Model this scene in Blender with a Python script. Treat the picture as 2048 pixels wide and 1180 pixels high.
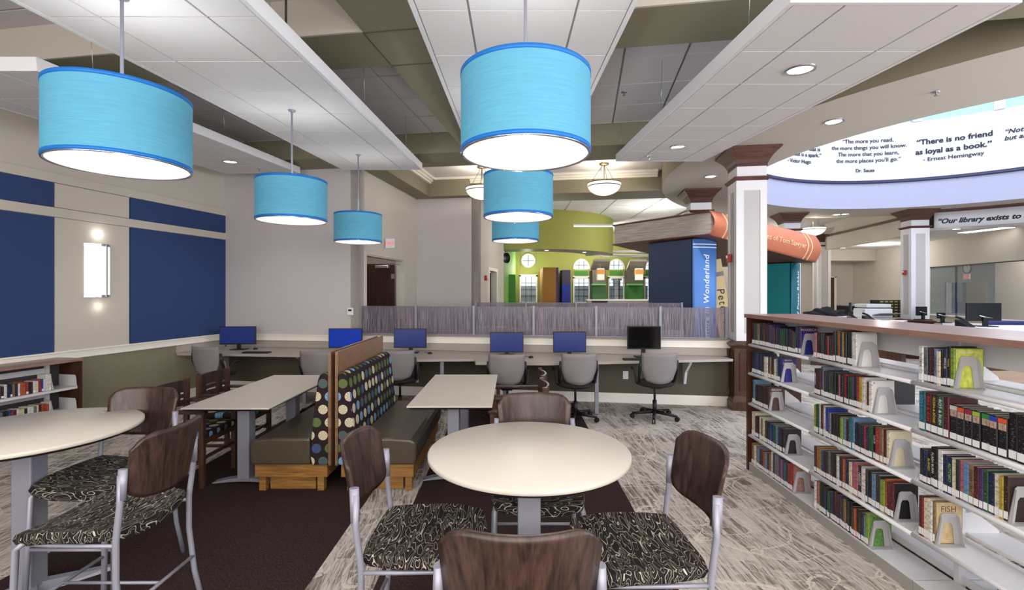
import bpy, bmesh, math, random
from mathutils import Vector, Matrix
random.seed(7)
for o in list(bpy.data.objects): bpy.data.objects.remove(o)
S = bpy.context.scene
C = S.collection
PI = math.pi
# ------------------------------------------------------------------ camera, world, exposure, big lights
F, U0, V0, H = 950.0, 1024.0, 582.0, 1.70
cam = bpy.data.cameras.new('camera'); camo = bpy.data.objects.new('camera', cam); C.objects.link(camo)
camo.location = (0, 0, H); camo.rotation_euler = (PI/2, 0, 0)
cam.sensor_width = 36; cam.lens = F/2048*36; cam.shift_y = (V0-590)/2048; cam.clip_start = .05; cam.clip_end = 300
S.camera = camo
S.view_settings.view_transform = 'Standard'; S.view_settings.look = 'None'
S.view_settings.gamma = 1; S.view_settings.use_curve_mapping = False
S.view_settings.exposure = 0.42
w = bpy.data.worlds.new('world'); S.world = w; w.use_nodes = True
nt = w.node_tree; nt.nodes.clear()
wo = nt.nodes.new('ShaderNodeOutputWorld'); bg = nt.nodes.new('ShaderNodeBackground')
tc = nt.nodes.new('ShaderNodeTexCoord'); sp = nt.nodes.new('ShaderNodeSeparateXYZ'); rp = nt.nodes.new('ShaderNodeValToRGB')
nt.links.new(tc.outputs['Generated'], sp.inputs[0]); nt.links.new(sp.outputs['Z'], rp.inputs[0])
e = rp.color_ramp.elements; e[0].position = 0.0; e[0].color = (.80, .86, .92, 1); e[1].position = .45; e[1].color = (.16, .55, .95, 1)
e2 = e.new(.22); e2.color = (.45, .85, 1, 1)
nt.links.new(rp.outputs[0], bg.inputs[0]); bg.inputs[1].default_value = 1.15
nt.links.new(bg.outputs[0], wo.inputs[0])

def area(name, loc, rot, sx, sy, power, col=(1, 1, 1)):
    l = bpy.data.lights.new(name, 'AREA'); l.shape = 'RECTANGLE'; l.size = sx; l.size_y = sy; l.energy = power; l.color = col
    o = bpy.data.objects.new(name, l); o.location = loc; o.rotation_euler = rot; C.objects.link(o); return o
def point(name, loc, power, col=(1, 1, 1), r=0.0):
    l = bpy.data.lights.new(name, 'POINT'); l.energy = power; l.color = col; l.shadow_soft_size = r
    o = bpy.data.objects.new(name, l); o.location = loc; C.objects.link(o); return o
def spot(name, loc, power, ang=110, col=(1, 1, 1), blend=.8, r=.03):
    l = bpy.data.lights.new(name, 'SPOT'); l.energy = power; l.color = col; l.spot_size = math.radians(ang); l.spot_blend = blend; l.shadow_soft_size = r
    o = bpy.data.objects.new(name, l); o.location = loc; C.objects.link(o); return o
# unseen area lights added as fill behind the camera, in the rotunda, at right
area('room_fill_behind', (0, -1.9, 2.2), (math.radians(90), 0, 0), 9, 2.6, 300, (1, .97, .95))
area('room_fill_overhead', (0, -1.0, 3.9), (0, 0, 0), 8, 2.2, 110, (1, .97, .95))
area('rotunda_sky_fill', (8.25, 7.8, 7.3), (0, 0, 0), 5, 5, 240, (.86, .92, 1))  # added panel under the closed cap, stands in for window daylight
area('side_fill', (8.5, 1.0, 2.2), (math.radians(90), 0, math.radians(50)), 4, 2.5, 330, (.8, .87, 1))  # added panel without a window, brightens the floor behind the bookcase

# ------------------------------------------------------------------ helpers
def lin(c):
    r = []
    for x in c[:3]:
        x = x/255.0
        r.append(x/12.92 if x <= .04045 else ((x+.055)/1.055)**2.4)
    return (r[0], r[1], r[2], 1)
MATS = {}
def mat(name, col, rough=.6, metal=0, em=None, es=0, noise=None, spec=.4, bump=None, alpha=1, trans=0):
    if name in MATS: return MATS[name]
    m = bpy.data.materials.new(name); m.use_nodes = True; n = m.node_tree; b = n.nodes['Principled BSDF']
    c = lin(col); b.inputs['Base Color'].default_value = c; b.inputs['Roughness'].default_value = rough
    b.inputs['Metallic'].default_value = metal; b.inputs['Specular IOR Level'].default_value = spec
    if em: b.inputs['Emission Color'].default_value = lin(em); b.inputs['Emission Strength'].default_value = es
    if alpha < 1: b.inputs['Alpha'].default_value = alpha
    if trans: b.inputs['Transmission Weight'].default_value = trans
    t = n.nodes.new('ShaderNodeTexCoord')
    if noise:
        ns = n.nodes.new('ShaderNodeTexNoise'); ns.inputs['Scale'].default_value = noise[0]; ns.inputs['Detail'].default_value = 4
        n.links.new(t.outputs['Object'], ns.inputs['Vector'])
        r = n.nodes.new('ShaderNodeValToRGB'); a = noise[1]
        r.color_ramp.elements[0].position = .3; r.color_ramp.elements[1].position = .7
        r.color_ramp.elements[0].color = (c[0]*(1-a), c[1]*(1-a), c[2]*(1-a), 1); r.color_ramp.elements[1].color = (min(1, c[0]*(1+a)), min(1, c[1]*(1+a)), min(1, c[2]*(1+a)), 1)
        n.links.new(ns.outputs[0], r.inputs[0]); n.links.new(r.outputs[0], b.inputs['Base Color'])
    if bump:
        n2 = n.nodes.new('ShaderNodeTexNoise'); n2.inputs['Scale'].default_value = bump[0]; n.links.new(t.outputs['Object'], n2.inputs['Vector'])
        bp = n.nodes.new('ShaderNodeBump'); bp.inputs['Strength'].default_value = bump[1]; bp.inputs['Distance'].default_value = .002
        n.links.new(n2.outputs[0], bp.inputs['Height']); n.links.new(bp.outputs[0], b.inputs['Normal'])
    MATS[name] = m; return m
class NB:   # small node helper
    def __init__(s, name, rough=.6, metal=0, spec=.4):
        s.m = bpy.data.materials.new(name); s.m.use_nodes = True; s.n = s.m.node_tree; s.b = s.n.nodes['Principled BSDF']
        s.b.inputs['Roughness'].default_value = rough; s.b.inputs['Metallic'].default_value = metal; s.b.inputs['Specular IOR Level'].default_value = spec
        s.tc = s.n.nodes.new('ShaderNodeTexCoord')
    def put(s, sock, v):
        if v is None: return
        if hasattr(v, 'is_output'): s.n.links.new(v, sock)
        else: sock.default_value = v
    def math(s, op, a, b=None, c=None):
        x = s.n.nodes.new('ShaderNodeMath'); x.operation = op; s.put(x.inputs[0], a); s.put(x.inputs[1], b); s.put(x.inputs[2], c); return x.outputs[0]
    def mapping(s, v, scale=(1, 1, 1), rot=(0, 0, 0), loc=(0, 0, 0)):
        x = s.n.nodes.new('ShaderNodeMapping'); s.put(x.inputs['Vector'], v); x.inputs['Scale'].default_value = scale; x.inputs['Rotation'].default_value = rot; x.inputs['Location'].default_value = loc; return x.outputs[0]
    def noise(s, v, scale, detail=3, rough=.5, dist=0):
        x = s.n.nodes.new('ShaderNodeTexNoise'); s.put(x.inputs['Vector'], v); x.inputs['Scale'].default_value = scale; x.inputs['Detail'].default_value = detail; x.inputs['Roughness'].default_value = rough; x.inputs['Distortion'].default_value = dist; return x.outputs[0]
    def ramp(s, f, stops, interp='LINEAR'):
        x = s.n.nodes.new('ShaderNodeValToRGB'); x.color_ramp.interpolation = interp; s.put(x.inputs[0], f); e = x.color_ramp.elements
        while len(e) < len(stops): e.new(.5)
        for i, (p, c) in enumerate(stops): e[i].position = p; e[i].color = lin(c)
        return x.outputs[0]
    def mix(s, f, a, b):
        x = s.n.nodes.new('ShaderNodeMix'); x.data_type = 'RGBA'; s.put(x.inputs[0], f); s.put(x.inputs[6], a); s.put(x.inputs[7], b); return x.outputs[2]
    def sep(s, v):
        x = s.n.nodes.new('ShaderNodeSeparateXYZ'); s.put(x.inputs[0], v); return x.outputs
    def comb(s, a, b, c=0.0):
        x = s.n.nodes.new('ShaderNodeCombineXYZ'); s.put(x.inputs[0], a); s.put(x.inputs[1], b); s.put(x.inputs[2], c); return x.outputs[0]
    def bump(s, h, st=.3, d=.003):
        x = s.n.nodes.new('ShaderNodeBump'); s.put(x.inputs['Height'], h); x.inputs['Strength'].default_value = st; x.inputs['Distance'].default_value = d; s.n.links.new(x.outputs[0], s.b.inputs['Normal'])
    def out(s, col): s.put(s.b.inputs['Base Color'], col); return s.m
def line_of(nb, f, k, wd):   # thin contour lines of a noise field
    a = nb.math('FRACT', nb.math('MULTIPLY', f, k)); a = nb.math('ABSOLUTE', nb.math('SUBTRACT', a, .5)); return nb.math('LESS_THAN', a, wd)

def wood(name, c1, c2, axis=2, rough=.35, sc=1.0):
    nb = NB(name, rough); s = [14*sc]*3; s[axis] = 1.2*sc
    v = nb.mapping(nb.tc.outputs['Object'], tuple(s)); f = nb.noise(v, 1.6, 6, .6, 1.5)
    s2 = [90*sc]*3; s2[axis] = 4*sc
    g = nb.noise(nb.mapping(nb.tc.outputs['Object'], tuple(s2)), 1.5, 2)
    f = nb.math('ADD', nb.math('MULTIPLY', f, .75), nb.math('MULTIPLY', g, .25))
    return nb.out(nb.ramp(f, [(.36, c1), (.62, c2)]))
M = {}
M['wall'] = mat('beige_paint', (200, 192, 180), .8, bump=(300, .05))
M['wall_gray'] = mat('pale_grey_paint', (196, 190, 188), .8, bump=(300, .05))
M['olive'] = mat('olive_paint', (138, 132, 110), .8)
M['olive_shade_joint'] = mat('olive_shade_and_joint_paint', (92, 86, 72), .8)  # olive paint with the desk's shadow put into it; joint strips share it
M['cream'] = mat('cream_trim', (244, 238, 226), .45)
M['white'] = mat('white_paint', (232, 230, 232), .6)
M['wool'] = mat('blue_wall_fabric', (56, 73, 116), .95, spec=.1, bump=(900, .4))
nb = NB('acoustic_tile', .9, spec=.2); f1 = nb.noise(nb.tc.outputs['Object'], 160, 2); M['tile'] = nb.out(nb.ramp(f1, [(.35, (216, 213, 213)), (.6, (234, 231, 230))])); nb.bump(f1, .2, .002)
nb = NB('acoustic_tile_darker', .9, spec=.2); f1 = nb.noise(nb.tc.outputs['Object'], 160, 2); M['tile2'] = nb.out(nb.ramp(f1, [(.35, (204, 198, 196)), (.6, (218, 212, 210))]))  # slightly darker even tone for the upper ceiling tiles
M['grid'] = mat('ceiling_grid_metal', (150, 146, 144), .5)
M['laminate'] = mat('warm_white_laminate', (208, 200, 188), .38, noise=(3, .015))
M['edge_dark'] = mat('black_table_edge', (30, 28, 28), .5)
M['silver'] = mat('silver_powder_coat', (150, 150, 162), .45, metal=.3)
M['chrome'] = mat('brushed_metal', (190, 190, 195), .25, metal=.9)
M['black'] = mat('black_plastic', (24, 24, 28), .45)
M['shell'] = mat('grey_chair_shell', (136, 130, 130), .5)
M['desk'] = mat('taupe_desk_laminate', (176, 166, 157), .4, noise=(5, .02))
M['desk_edge'] = mat('taupe_desk_edge', (160, 150, 143), .45)
M['screen_blue'] = mat('blue_monitor_screen', (28, 40, 95), .25, em=(34, 46, 105), es=.3)
M['screen_royal'] = mat('royal_blue_monitor_screen', (10, 40, 140), .25, em=(10, 50, 150), es=.35)
M['screen_black'] = mat('black_monitor_screen', (8, 8, 10), .12, spec=.7)
M['pages'] = mat('book_pages', (196, 184, 160), .9)
M['sticker'] = mat('spine_sticker', (232, 230, 228), .6)
M['steel'] = mat('grey_painted_steel', (214, 213, 214), .35, noise=(2, .01))
M['steel_dark'] = mat('bookend_grey_steel', (178, 176, 177), .35, metal=.1)
M['vinyl'] = mat('taupe_vinyl', (76, 67, 54), .36, noise=(6, .06), bump=(180, .1), spec=.5)
M['walnut'] = wood('walnut_veneer', (32, 22, 20), (72, 52, 45), 2)
M['walnut_dark'] = wood('dark_walnut_veneer', (36, 20, 18), (66, 42, 36), 2)
M['maple'] = wood('honey_maple_veneer', (122, 84, 42), (168, 124, 68), 0)
M['panel_wood'] = wood('brown_panel_wood', (104, 76, 56), (138, 104, 78), 0)
M['oak_brown'] = wood('dark_brown_stained_wood', (56, 34, 24), (88, 58, 42), 2)
M['shelf_top'] = wood('reddish_brown_shelf_top', (128, 96, 84), (158, 124, 110), 1, .3)
M['shelf_side'] = wood('dark_shelf_end_wood', (50, 26, 18), (80, 44, 32), 2)
M['crown'] = wood('dark_crown_wood', (70, 44, 38), (104, 70, 60), 0, .35)
M['red'] = mat('alarm_red', (170, 30, 40), .4)
M['lime'] = mat('lime_paint', (158, 160, 80), .7)
M['green'] = mat('green_paint', (84, 150, 62), .7)
M['green2'] = mat('light_green_paint', (130, 176, 84), .7)
M['amber'] = mat('amber_paint', (178, 122, 52), .7)
M['dkblue'] = mat('deep_blue_paint', (26, 50, 140), .6)
M['purple'] = mat('purple_paint', (88, 62, 110), .7)
M['light_on'] = mat('lit_diffuser', (255, 255, 255), .5, em=(255, 250, 245), es=2.2)
M['can_on'] = mat('lit_downlight', (255, 255, 255), .5, em=(255, 248, 242), es=6)
M['bronze'] = mat('bronze_fitting', (112, 96, 70), .35, metal=.7)
M['ink'] = mat('black_lettering', (26, 26, 48), .6)
M['gold_ink'] = mat('pale_gold_lettering', (232, 196, 150), .6)
M['white_ink'] = mat('white_lettering', (225, 232, 245), .6)
M['glass'] = mat('clear_glass', (235, 242, 245), .02, alpha=.12, spec=.6)
# carpets
nb = NB('patterned_carpet', .95, spec=.1)
P0 = nb.mapping(nb.tc.outputs['Object'], rot=(0, 0, math.radians(-6)))
xyz = nb.sep(P0)
n_big = nb.noise(P0, .9, 2)
warp = nb.math('ADD', xyz[0], nb.math('MULTIPLY', n_big, .3))
st = nb.noise(nb.comb(nb.math('MULTIPLY', warp, 48), nb.math('MULTIPLY', xyz[1], 2.6)), 1.0, 3, .6)
PB = nb.comb(xyz[1], warp)
br = nb.n.nodes.new('ShaderNodeTexBrick'); nb.put(br.inputs['Vector'], PB); br.inputs['Scale'].default_value = 1.0
br.inputs['Brick Width'].default_value = .27; br.inputs['Row Height'].default_value = .105; br.inputs['Mortar Size'].default_value = .01; br.inputs['Bias'].default_value = -.1
br.inputs['Color1'].default_value = (0, 0, 0, 1); br.inputs['Color2'].default_value = (1, 1, 1, 1); br.inputs['Mortar'].default_value = (.1, .1, .1, 1)
fine = nb.noise(nb.comb(nb.math('MULTIPLY', xyz[0], 190), nb.math('MULTIPLY', xyz[1], 14)), 1.0, 2)
big2 = nb.noise(PB, 2.2, 2)
t = nb.math('ADD', nb.math('MULTIPLY', st, .5), nb.math('ADD', nb.math('MULTIPLY', br.outputs['Color'], .11), nb.math('ADD', nb.math('MULTIPLY', fine, .36), nb.math('MULTIPLY', big2, .2))))
base = nb.ramp(t, [(.49, (200, 192, 184)), (.58, (176, 167, 158)), (.625, (136, 127, 118)), (.72, (98, 91, 84))])
cur = nb.noise(nb.mapping(P0, scale=(1.5, .8, 1)), 1.3, 1, .4, .5)
ln = line_of(nb, cur, 7, .045)
cur2 = nb.noise(nb.mapping(P0, scale=(.9, 1.7, 1), loc=(5, 3, 0)), 1.4, 1, .4, .5)
ln2 = line_of(nb, cur2, 6, .04)
ll = nb.math('MAXIMUM', ln, ln2)
mot = nb.noise(P0, 45, 2)
lnf = nb.math('MULTIPLY', ll, nb.math('MULTIPLY', nb.math('GREATER_THAN', mot, .44), .75))
M['carpet'] = nb.out(nb.mix(lnf, base, lin((214, 206, 195)))); nb.bump(fine, .4, .003)
nb = NB('dark_brown_carpet', 1, spec=.05)
f1 = nb.noise(nb.mapping(nb.tc.outputs['Object'], scale=(160, 60, 1)), 1.0, 2)
M['carpet_dark'] = nb.out(nb.ramp(f1, [(.35, (42, 32, 32)), (.65, (66, 52, 50))])); nb.bump(f1, .4, .003)
# squiggle fabric
nb = NB('squiggle_fabric', .85, spec=.2)
v = nb.mapping(nb.tc.outputs['Object'], scale=(.55, 2.1, 1.0), rot=(0, 0, .12))
a = line_of(nb, nb.noise(v, 15, .2, .4, .5), 7, .055)
b = line_of(nb, nb.noise(nb.mapping(v, rot=(0, 0, .35), loc=(7, 2, 1)), 12, .2, .4, .7), 6, .04)
col = nb.mix(a, lin((32, 27, 28)), lin((184, 176, 160))); col = nb.mix(nb.math('MULTIPLY', b, .75), col, lin((138, 130, 112)))
M['squiggle'] = nb.out(col)
# dotted fabric (object Y along bench, Z up)
def dotted(name, ax0, ax1, sc=9.2):
    nb = NB(name, .9, spec=.15)
    s = nb.sep(nb.tc.outputs['Object']); x = nb.math('MULTIPLY', s[ax0], sc); y = nb.math('MULTIPLY', s[ax1], sc)
    row = nb.math('FLOOR', y); x2 = nb.math('ADD', x, nb.math('MULTIPLY', nb.math('MODULO', row, 2.0), .5))
    cx = nb.math('FLOOR', x2); lx = nb.math('SUBTRACT', nb.math('SUBTRACT', x2, cx), .5); ly = nb.math('SUBTRACT', nb.math('SUBTRACT', y, row), .5)
    d = nb.math('SQRT', nb.math('ADD', nb.math('MULTIPLY', lx, lx), nb.math('MULTIPLY', ly, ly)))
    ins = nb.math('LESS_THAN', d, .36)
    wn = nb.n.nodes.new('ShaderNodeTexWhiteNoise'); wn.noise_dimensions = '2D'; nb.put(wn.inputs['Vector'], nb.comb(cx, row))
    cc = nb.ramp(wn.outputs[0], [(0, (200, 187, 158)), (.3, (92, 108, 62)), (.5, (112, 152, 188)), (.68, (64, 84, 118)), (.84, (78, 92, 92))], 'CONSTANT')
    ang = nb.math('ARCTAN2', ly, lx); sn = nb.math('SINE', nb.math('MULTIPLY', ang, 7)); sp = nb.math('GREATER_THAN', sn, .86)
    sp = nb.math('MULTIPLY', sp, nb.math('LESS_THAN', d, .3))
    cc = nb.mix(nb.math('MULTIPLY', sp, .65), cc, lin((60, 56, 46)))
    return nb.out(nb.mix(ins, lin((42, 31, 33)), cc))
M['dots'] = dotted('dotted_fabric', 1, 2)
M['dots_end'] = dotted('dotted_fabric_end', 0, 2)
M['dots_seat'] = dotted('dotted_fabric_seat', 0, 1)
# reeded resin screen
nb = NB('reeded_resin', .25, spec=.5)
vz = nb.sep(nb.tc.outputs['Object'])
f1 = nb.noise(nb.comb(nb.math('MULTIPLY', vz[0], 95), nb.math('MULTIPLY', vz[2], 2.2)), 1.0, 3, .6)
c = nb.ramp(f1, [(.35, (66, 56, 64)), (.62, (172, 162, 170))]); nb.out(c); nb.bump(f1, .12, .004)
tr = nb.n.nodes.new('ShaderNodeBsdfTransparent'); tr.inputs[0].default_value = (.86, .84, .9, 1); mx = nb.n.nodes.new('ShaderNodeMixShader')
nb.put(mx.inputs[0], nb.math('ADD', nb.math('MULTIPLY', f1, .5), .22)); nb.n.links.new(tr.outputs[0], mx.inputs[1]); nb.n.links.new(nb.b.outputs[0], mx.inputs[2])
nb.n.links.new(mx.outputs[0], nb.n.nodes['Material Output'].inputs[0]); M['resin'] = nb.m
# pendant shade: translucent lit fabric
def shade(name, col, es):
    nb = NB(name, .7, spec=.2)
    f1 = nb.noise(nb.mapping(nb.tc.outputs['Object'], scale=(3, 3, 60)), 3, 2)
    c = nb.ramp(f1, [(.3, tuple(int(k*.95) for k in col)), (.7, col)]); nb.out(c); nb.put(nb.b.inputs['Emission Color'], c); nb.b.inputs['Emission Strength'].default_value = es
    return nb.m
M['shade'] = shade('turquoise_drum_fabric', (84, 148, 174), .24)
M['shade_rim'] = mat('blue_shade_trim', (14, 100, 176), .5, em=(14, 100, 176), es=.12)
M['diffuser'] = mat('lit_drum_diffuser', (250, 245, 246), .5, em=(250, 243, 246), es=.5)
M['bowl'] = mat('lit_glass_bowl', (255, 244, 225), .4, em=(255, 240, 220), es=.75)

class MB:
    def __init__(s): s.v = []; s.f = []; s.sm = []
    def add(s, vs, fs, smooth=False):
        k = len(s.v); s.v += [tuple(p) for p in vs]; s.f += [tuple(i+k for i in f) for f in fs]; s.sm += [smooth]*len(fs); return s
    def box(s, x0, x1, y0, y1, z0, z1, rz=0, org=None):
        vs = [(x, y, z) for z in (z0, z1) for x, y in ((x0, y0), (x1, y0), (x1, y1), (x0, y1))]
        if rz:
            ox, oy = org if org else ((x0+x1)/2, (y0+y1)/2); c, n = math.cos(rz), math.sin(rz)
            vs = [(ox+(x-ox)*c-(y-oy)*n, oy+(x-ox)*n+(y-oy)*c, z) for x, y, z in vs]
        return s.add(vs, [(3, 2, 1, 0), (4, 5, 6, 7), (0, 1, 5, 4), (1, 2, 6, 5), (2, 3, 7, 6), (3, 0, 4, 7)])
    def hexa(s, b, t): return s.add(list(b)+list(t), [(3, 2, 1, 0), (4, 5, 6, 7), (0, 1, 5, 4), (1, 2, 6, 5), (2, 3, 7, 6), (3, 0, 4, 7)])
    def prism(s, pts, z0, z1):   # horizontal polygon (ccw) extruded up
        n = len(pts); vs = [(x, y, z0) for x, y in pts]+[(x, y, z1) for x, y in pts]
        return s.add(vs, [tuple(range(n-1, -1, -1)), tuple(range(n, 2*n))]+[(i, (i+1) % n, n+(i+1) % n, n+i) for i in range(n)])
    def extr(s, pts, d):   # 3d planar polygon pushed by vector d
        n = len(pts); vs = [tuple(p) for p in pts]+[(p[0]+d[0], p[1]+d[1], p[2]+d[2]) for p in pts]
        return s.add(vs, [tuple(range(n-1, -1, -1)), tuple(range(n, 2*n))]+[(i, (i+1) % n, n+(i+1) % n, n+i) for i in range(n)])
    def tube(s, path, r, seg=10, ry=None):
        path = [Vector(p) for p in path]; n = len(path); vs = []; rs = r if isinstance(r, (list, tuple)) else [r]*n
        up = Vector((0, 0, 1)); d0 = (path[1]-path[0]).normalized()
        if abs(d0.z) > .9: up = Vector((1, 0, 0))
        for i, p in enumerate(path):
            d = (path[min(i+1, n-1)]-path[max(i-1, 0)]).normalized(); a = d.cross(up).normalized(); b = a.cross(d).normalized()
            for k in range(seg):
                t = 2*PI*k/seg; vs.append(p+a*math.cos(t)*rs[i]+b*math.sin(t)*(rs[i] if ry is None else ry))
        fs = [(i*seg+k, i*seg+(k+1) % seg, (i+1)*seg+(k+1) % seg, (i+1)*seg+k) for i in range(n-1) for k in range(seg)]
        s.add(vs, fs, True); k = len(s.v)-n*seg
        s.f += [tuple(k+j for j in range(seg-1, -1, -1)), tuple(k+(n-1)*seg+j for j in range(seg))]; s.sm += [False]*2; return s
    def lathe(s, prof, c=(0, 0), seg=32, smooth=True):
        vs = []; n = len(prof)
        for r, z in prof:
            for k in range(seg): t = 2*PI*k/seg; vs.append((c[0]+r*math.cos(t), c[1]+r*math.sin(t), z))
        return s.add(vs, [(i*seg+k, i*seg+(k+1) % seg, (i+1)*seg+(k+1) % seg, (i+1)*seg+k) for i in range(n-1) for k in range(seg)], smooth)
    def disc(s, r, z, c=(0, 0), seg=32, up=True):
        vs = [(c[0]+r*math.cos(2*PI*k/seg), c[1]+r*math.sin(2*PI*k/seg), z) for k in range(seg)]
        return s.add(vs, [tuple(range(seg)) if up else tuple(range(seg-1, -1, -1))])
    def grid(s, fn, nu, nv, smooth=True, flip=False):
        vs = [fn(i/nu, j/nv) for j in range(nv+1) for i in range(nu+1)]
        fs = [(j*(nu+1)+i, j*(nu+1)+i+1, (j+1)*(nu+1)+i+1, (j+1)*(nu+1)+i) for j in range(nv) for i in range(nu)]
        if flip: fs = [f[::-1] for f in fs]
        return s.add(vs, fs, smooth)
    def mesh(s, name):
        me = bpy.data.meshes.new(name); me.from_pydata(s.v, [], s.f); me.polygons.foreach_set('use_smooth', s.sm); me.update(); return me
def link(name, mb, m, parent=None, bevel=0, solid=0, sub=0):
    me = mb if isinstance(mb, bpy.types.Mesh) else mb.mesh(name)
    if m is not None and not me.materials: me.materials.append(m)
    o = bpy.data.objects.new(name, me); C.objects.link(o)
    if parent: o.parent = parent
    if solid: md = o.modifiers.new('s', 'SOLIDIFY'); md.thickness = solid; md.offset = 0
    if bevel: md = o.modifiers.new('b', 'BEVEL'); md.width = bevel; md.segments = 2; md.limit_method = 'ANGLE'
    if sub: md = o.modifiers.new('u', 'SUBSURF'); md.levels = sub; md.render_levels = sub
    return o
def part(name, mb, m, parent, label=None, **k):
    o = link(name, mb, m, parent, **k)
    if label: o['label'] = label
    return o
def struct(name, mb, m, parent=None, **k):
    o = link(name, mb, m, parent, **k)
    if parent is None: o['kind'] = 'structure'
    return o
def tag(o, label, cat, group=None):
    o['label'] = label; o['category'] = cat
    if group: o['group'] = group
    return o
def thing(name, label, cat, loc=(0, 0, 0), rz=0, group=None):
    o = bpy.data.objects.new(name, None); C.objects.link(o); o.location = loc; o.rotation_euler = (0, 0, rz); o.empty_display_size = .1
    return tag(o, label, cat, group)
def children(o): return [c for c in bpy.data.objects if c.parent == o]
KIDS = {}
def dup(root, loc, rz, label, group=None):
    if root.name not in KIDS: KIDS[root.name] = [(c, children(c)) for c in children(root)]
    r = root.copy(); C.objects.link(r); r.location = loc; r.rotation_euler = (0, 0, rz); r['label'] = label
    if group: r['group'] = group
    for c, gs in KIDS[root.name]:
        k = c.copy(); C.objects.link(k); k.parent = r
        for g in gs: q = g.copy(); C.objects.link(q); q.parent = k
    return r
def P(u, v, z): return ((u-U0)/F*z, z, H-(v-V0)/F*z)
TH = math.radians(8.7); ER = (math.cos(TH), -math.sin(TH)); ED = (math.sin(TH), math.cos(TH))
def B(a, b): return (a*ER[0]+b*ED[0], 7.5+a*ER[1]+b*ED[1])
def bbox(mb, a0, a1, b0, b1, z0, z1):
    return mb.prism([B(a0, b0), B(a1, b0), B(a1, b1), B(a0, b1)], z0, z1)
def text2d(body, size, align='CENTER', shear=0, bold=0, space=1.0):
    cu = bpy.data.curves.new('lettering', 'FONT'); cu.body = body; cu.size = size; cu.align_x = align; cu.shear = shear; cu.offset = bold; cu.space_character = space; cu.resolution_u = 3
    o = bpy.data.objects.new('lettering', cu); C.objects.link(o); dg = bpy.context.evaluated_depsgraph_get(); dg.update()
    me = bpy.data.meshes.new_from_object(o.evaluated_get(dg)); vs = [(v.co.x, v.co.y) for v in me.vertices]; fs = [tuple(p.vertices) for p in me.polygons]
    bpy.data.objects.remove(o); bpy.data.curves.remove(cu); bpy.data.meshes.remove(me); return vs, fs
def text_flat(mb, body, size, org, xd, yd, **k):   # lettering laid on a plane: xd, yd unit vectors
    vs, fs = text2d(body, size, **k); org, xd, yd = Vector(org), Vector(xd), Vector(yd)
    return mb.add([org+xd*x+yd*y for x, y in vs], fs)

# ------------------------------------------------------------------ structure: floor
ZB, ZC, ZL = 3.75, 4.05, 4.15
RC = (8.25, 7.8)
mb = MB().box(-9, 22, -2.4, 30, -.2, 0)
floor = struct('floor', mb, M['carpet'])
struct('dark_carpet', MB().box(-3.0, -1.18, -2.3, 7.35, 0, .004), M['carpet_dark'], floor)
struct('dark_carpet', MB().prism([(-.79, -2.3), (.945, -2.3), (.945, 7.2), (-.79, 7.45)], 0, .004), M['carpet_dark'], floor)
# left wall: direction from (-5.0,8.32) towards camera
LW = math.atan2(.203, 1.0)      # tilt of left wall from +Y
def L(t, d=0):   # t = distance from the far corner towards the camera, d = out from wall into room
    dx, dy = math.sin(LW), math.cos(LW)
    return (-5.0-dx*t+dy*d, 8.32-dy*t-dx*d)
def lbox(mb, t0, t1, d0, d1, z0, z1): return mb.prism([L(t1, d0), L(t1, d1), L(t0, d1), L(t0, d0)], z0, z1)
def lt(z): return (8.32-z)/math.cos(LW)
wl = struct('wall_left', lbox(MB(), -.1, 11, -.3, 0, .0, 4.3), M['wall'])
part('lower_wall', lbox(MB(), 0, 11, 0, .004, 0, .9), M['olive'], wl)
tA, tB = lt(5.708), lt(6.624)
part('fabric_panel', lbox(MB(), 0, tB, 0, .03, .96, 2.586), M['wool'], wl)
part('fabric_panel', lbox(MB(), tA, 10.5, 0, .03, .96, 2.586), M['wool'], wl)
part('fabric_panel', lbox(MB(), 0, tB, 0, .03, 2.71, 3.0), M['wool'], wl)
part('fabric_panel', lbox(MB(), tA, 10.5, 0, .03, 2.71, 3.0), M['wool'], wl)
part('wall_panel', lbox(MB(), tB+.015, tA-.015, 0, .028, .96, 2.586), M['wall'], wl, bevel=.004)
part('wall_panel', lbox(MB(), tB+.015, tA-.015, 0, .028, 2.71, 3.0), M['wall'], wl, bevel=.004)
part('wall_band', lbox(MB(), 0, 10.5, 0, .036, 2.592, 2.704), M['wall'], wl, bevel=.004)
part('wall_band', lbox(MB(), 0, 10.5, 0, .036, 3.006, 3.12), M['wall'], wl, bevel=.004)
mb = lbox(MB(), 0, 11, 0, .03, .868, .945); lbox(mb, 0, 11, 0, .05, .945, .965); lbox(mb, 0, 11, 0, .04, .86, .875)
struct('trim_1', mb, M['cream'], bevel=.004)
struct('baseboard_left', lbox(MB(), 0, 11, 0, .02, 0, .14), M['cream'])
# back wall (grey, frontal) a -5.07 .. -2.57 full height; half wall onward to column
wb = struct('wall_back', bbox(MB(), -5.2, -2.57, 0, .2, 0, 4.3), M['wall_gray'])
part('lower_wall', bbox(MB(), -5.05, -2.57, -.004, 0, 0, .9), M['olive_shade_joint'], wb)  # shade under the counter is in this strip's colour
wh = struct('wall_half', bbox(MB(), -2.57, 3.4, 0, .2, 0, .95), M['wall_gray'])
part('lower_wall', bbox(MB(), -2.57, 3.32, -.004, 0, 0, .87), M['olive_shade_joint'], wh)  # colour darkened for the counter's shadow here too
mb = bbox(MB(), -5.05, 3.30, -.03, 0, .868, .945); bbox(mb, -5.05, 3.30, -.045, 0, .945, .962); bbox(mb, -5.05, 3.3, -.038, 0, .86, .874)
struct('trim_2', mb, M['cream'], bevel=.003)
struct('trim_3', bbox(MB(), -2.57, 3.32, -.05, .24, .962, .985), M['desk_edge'], bevel=.003)
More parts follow.
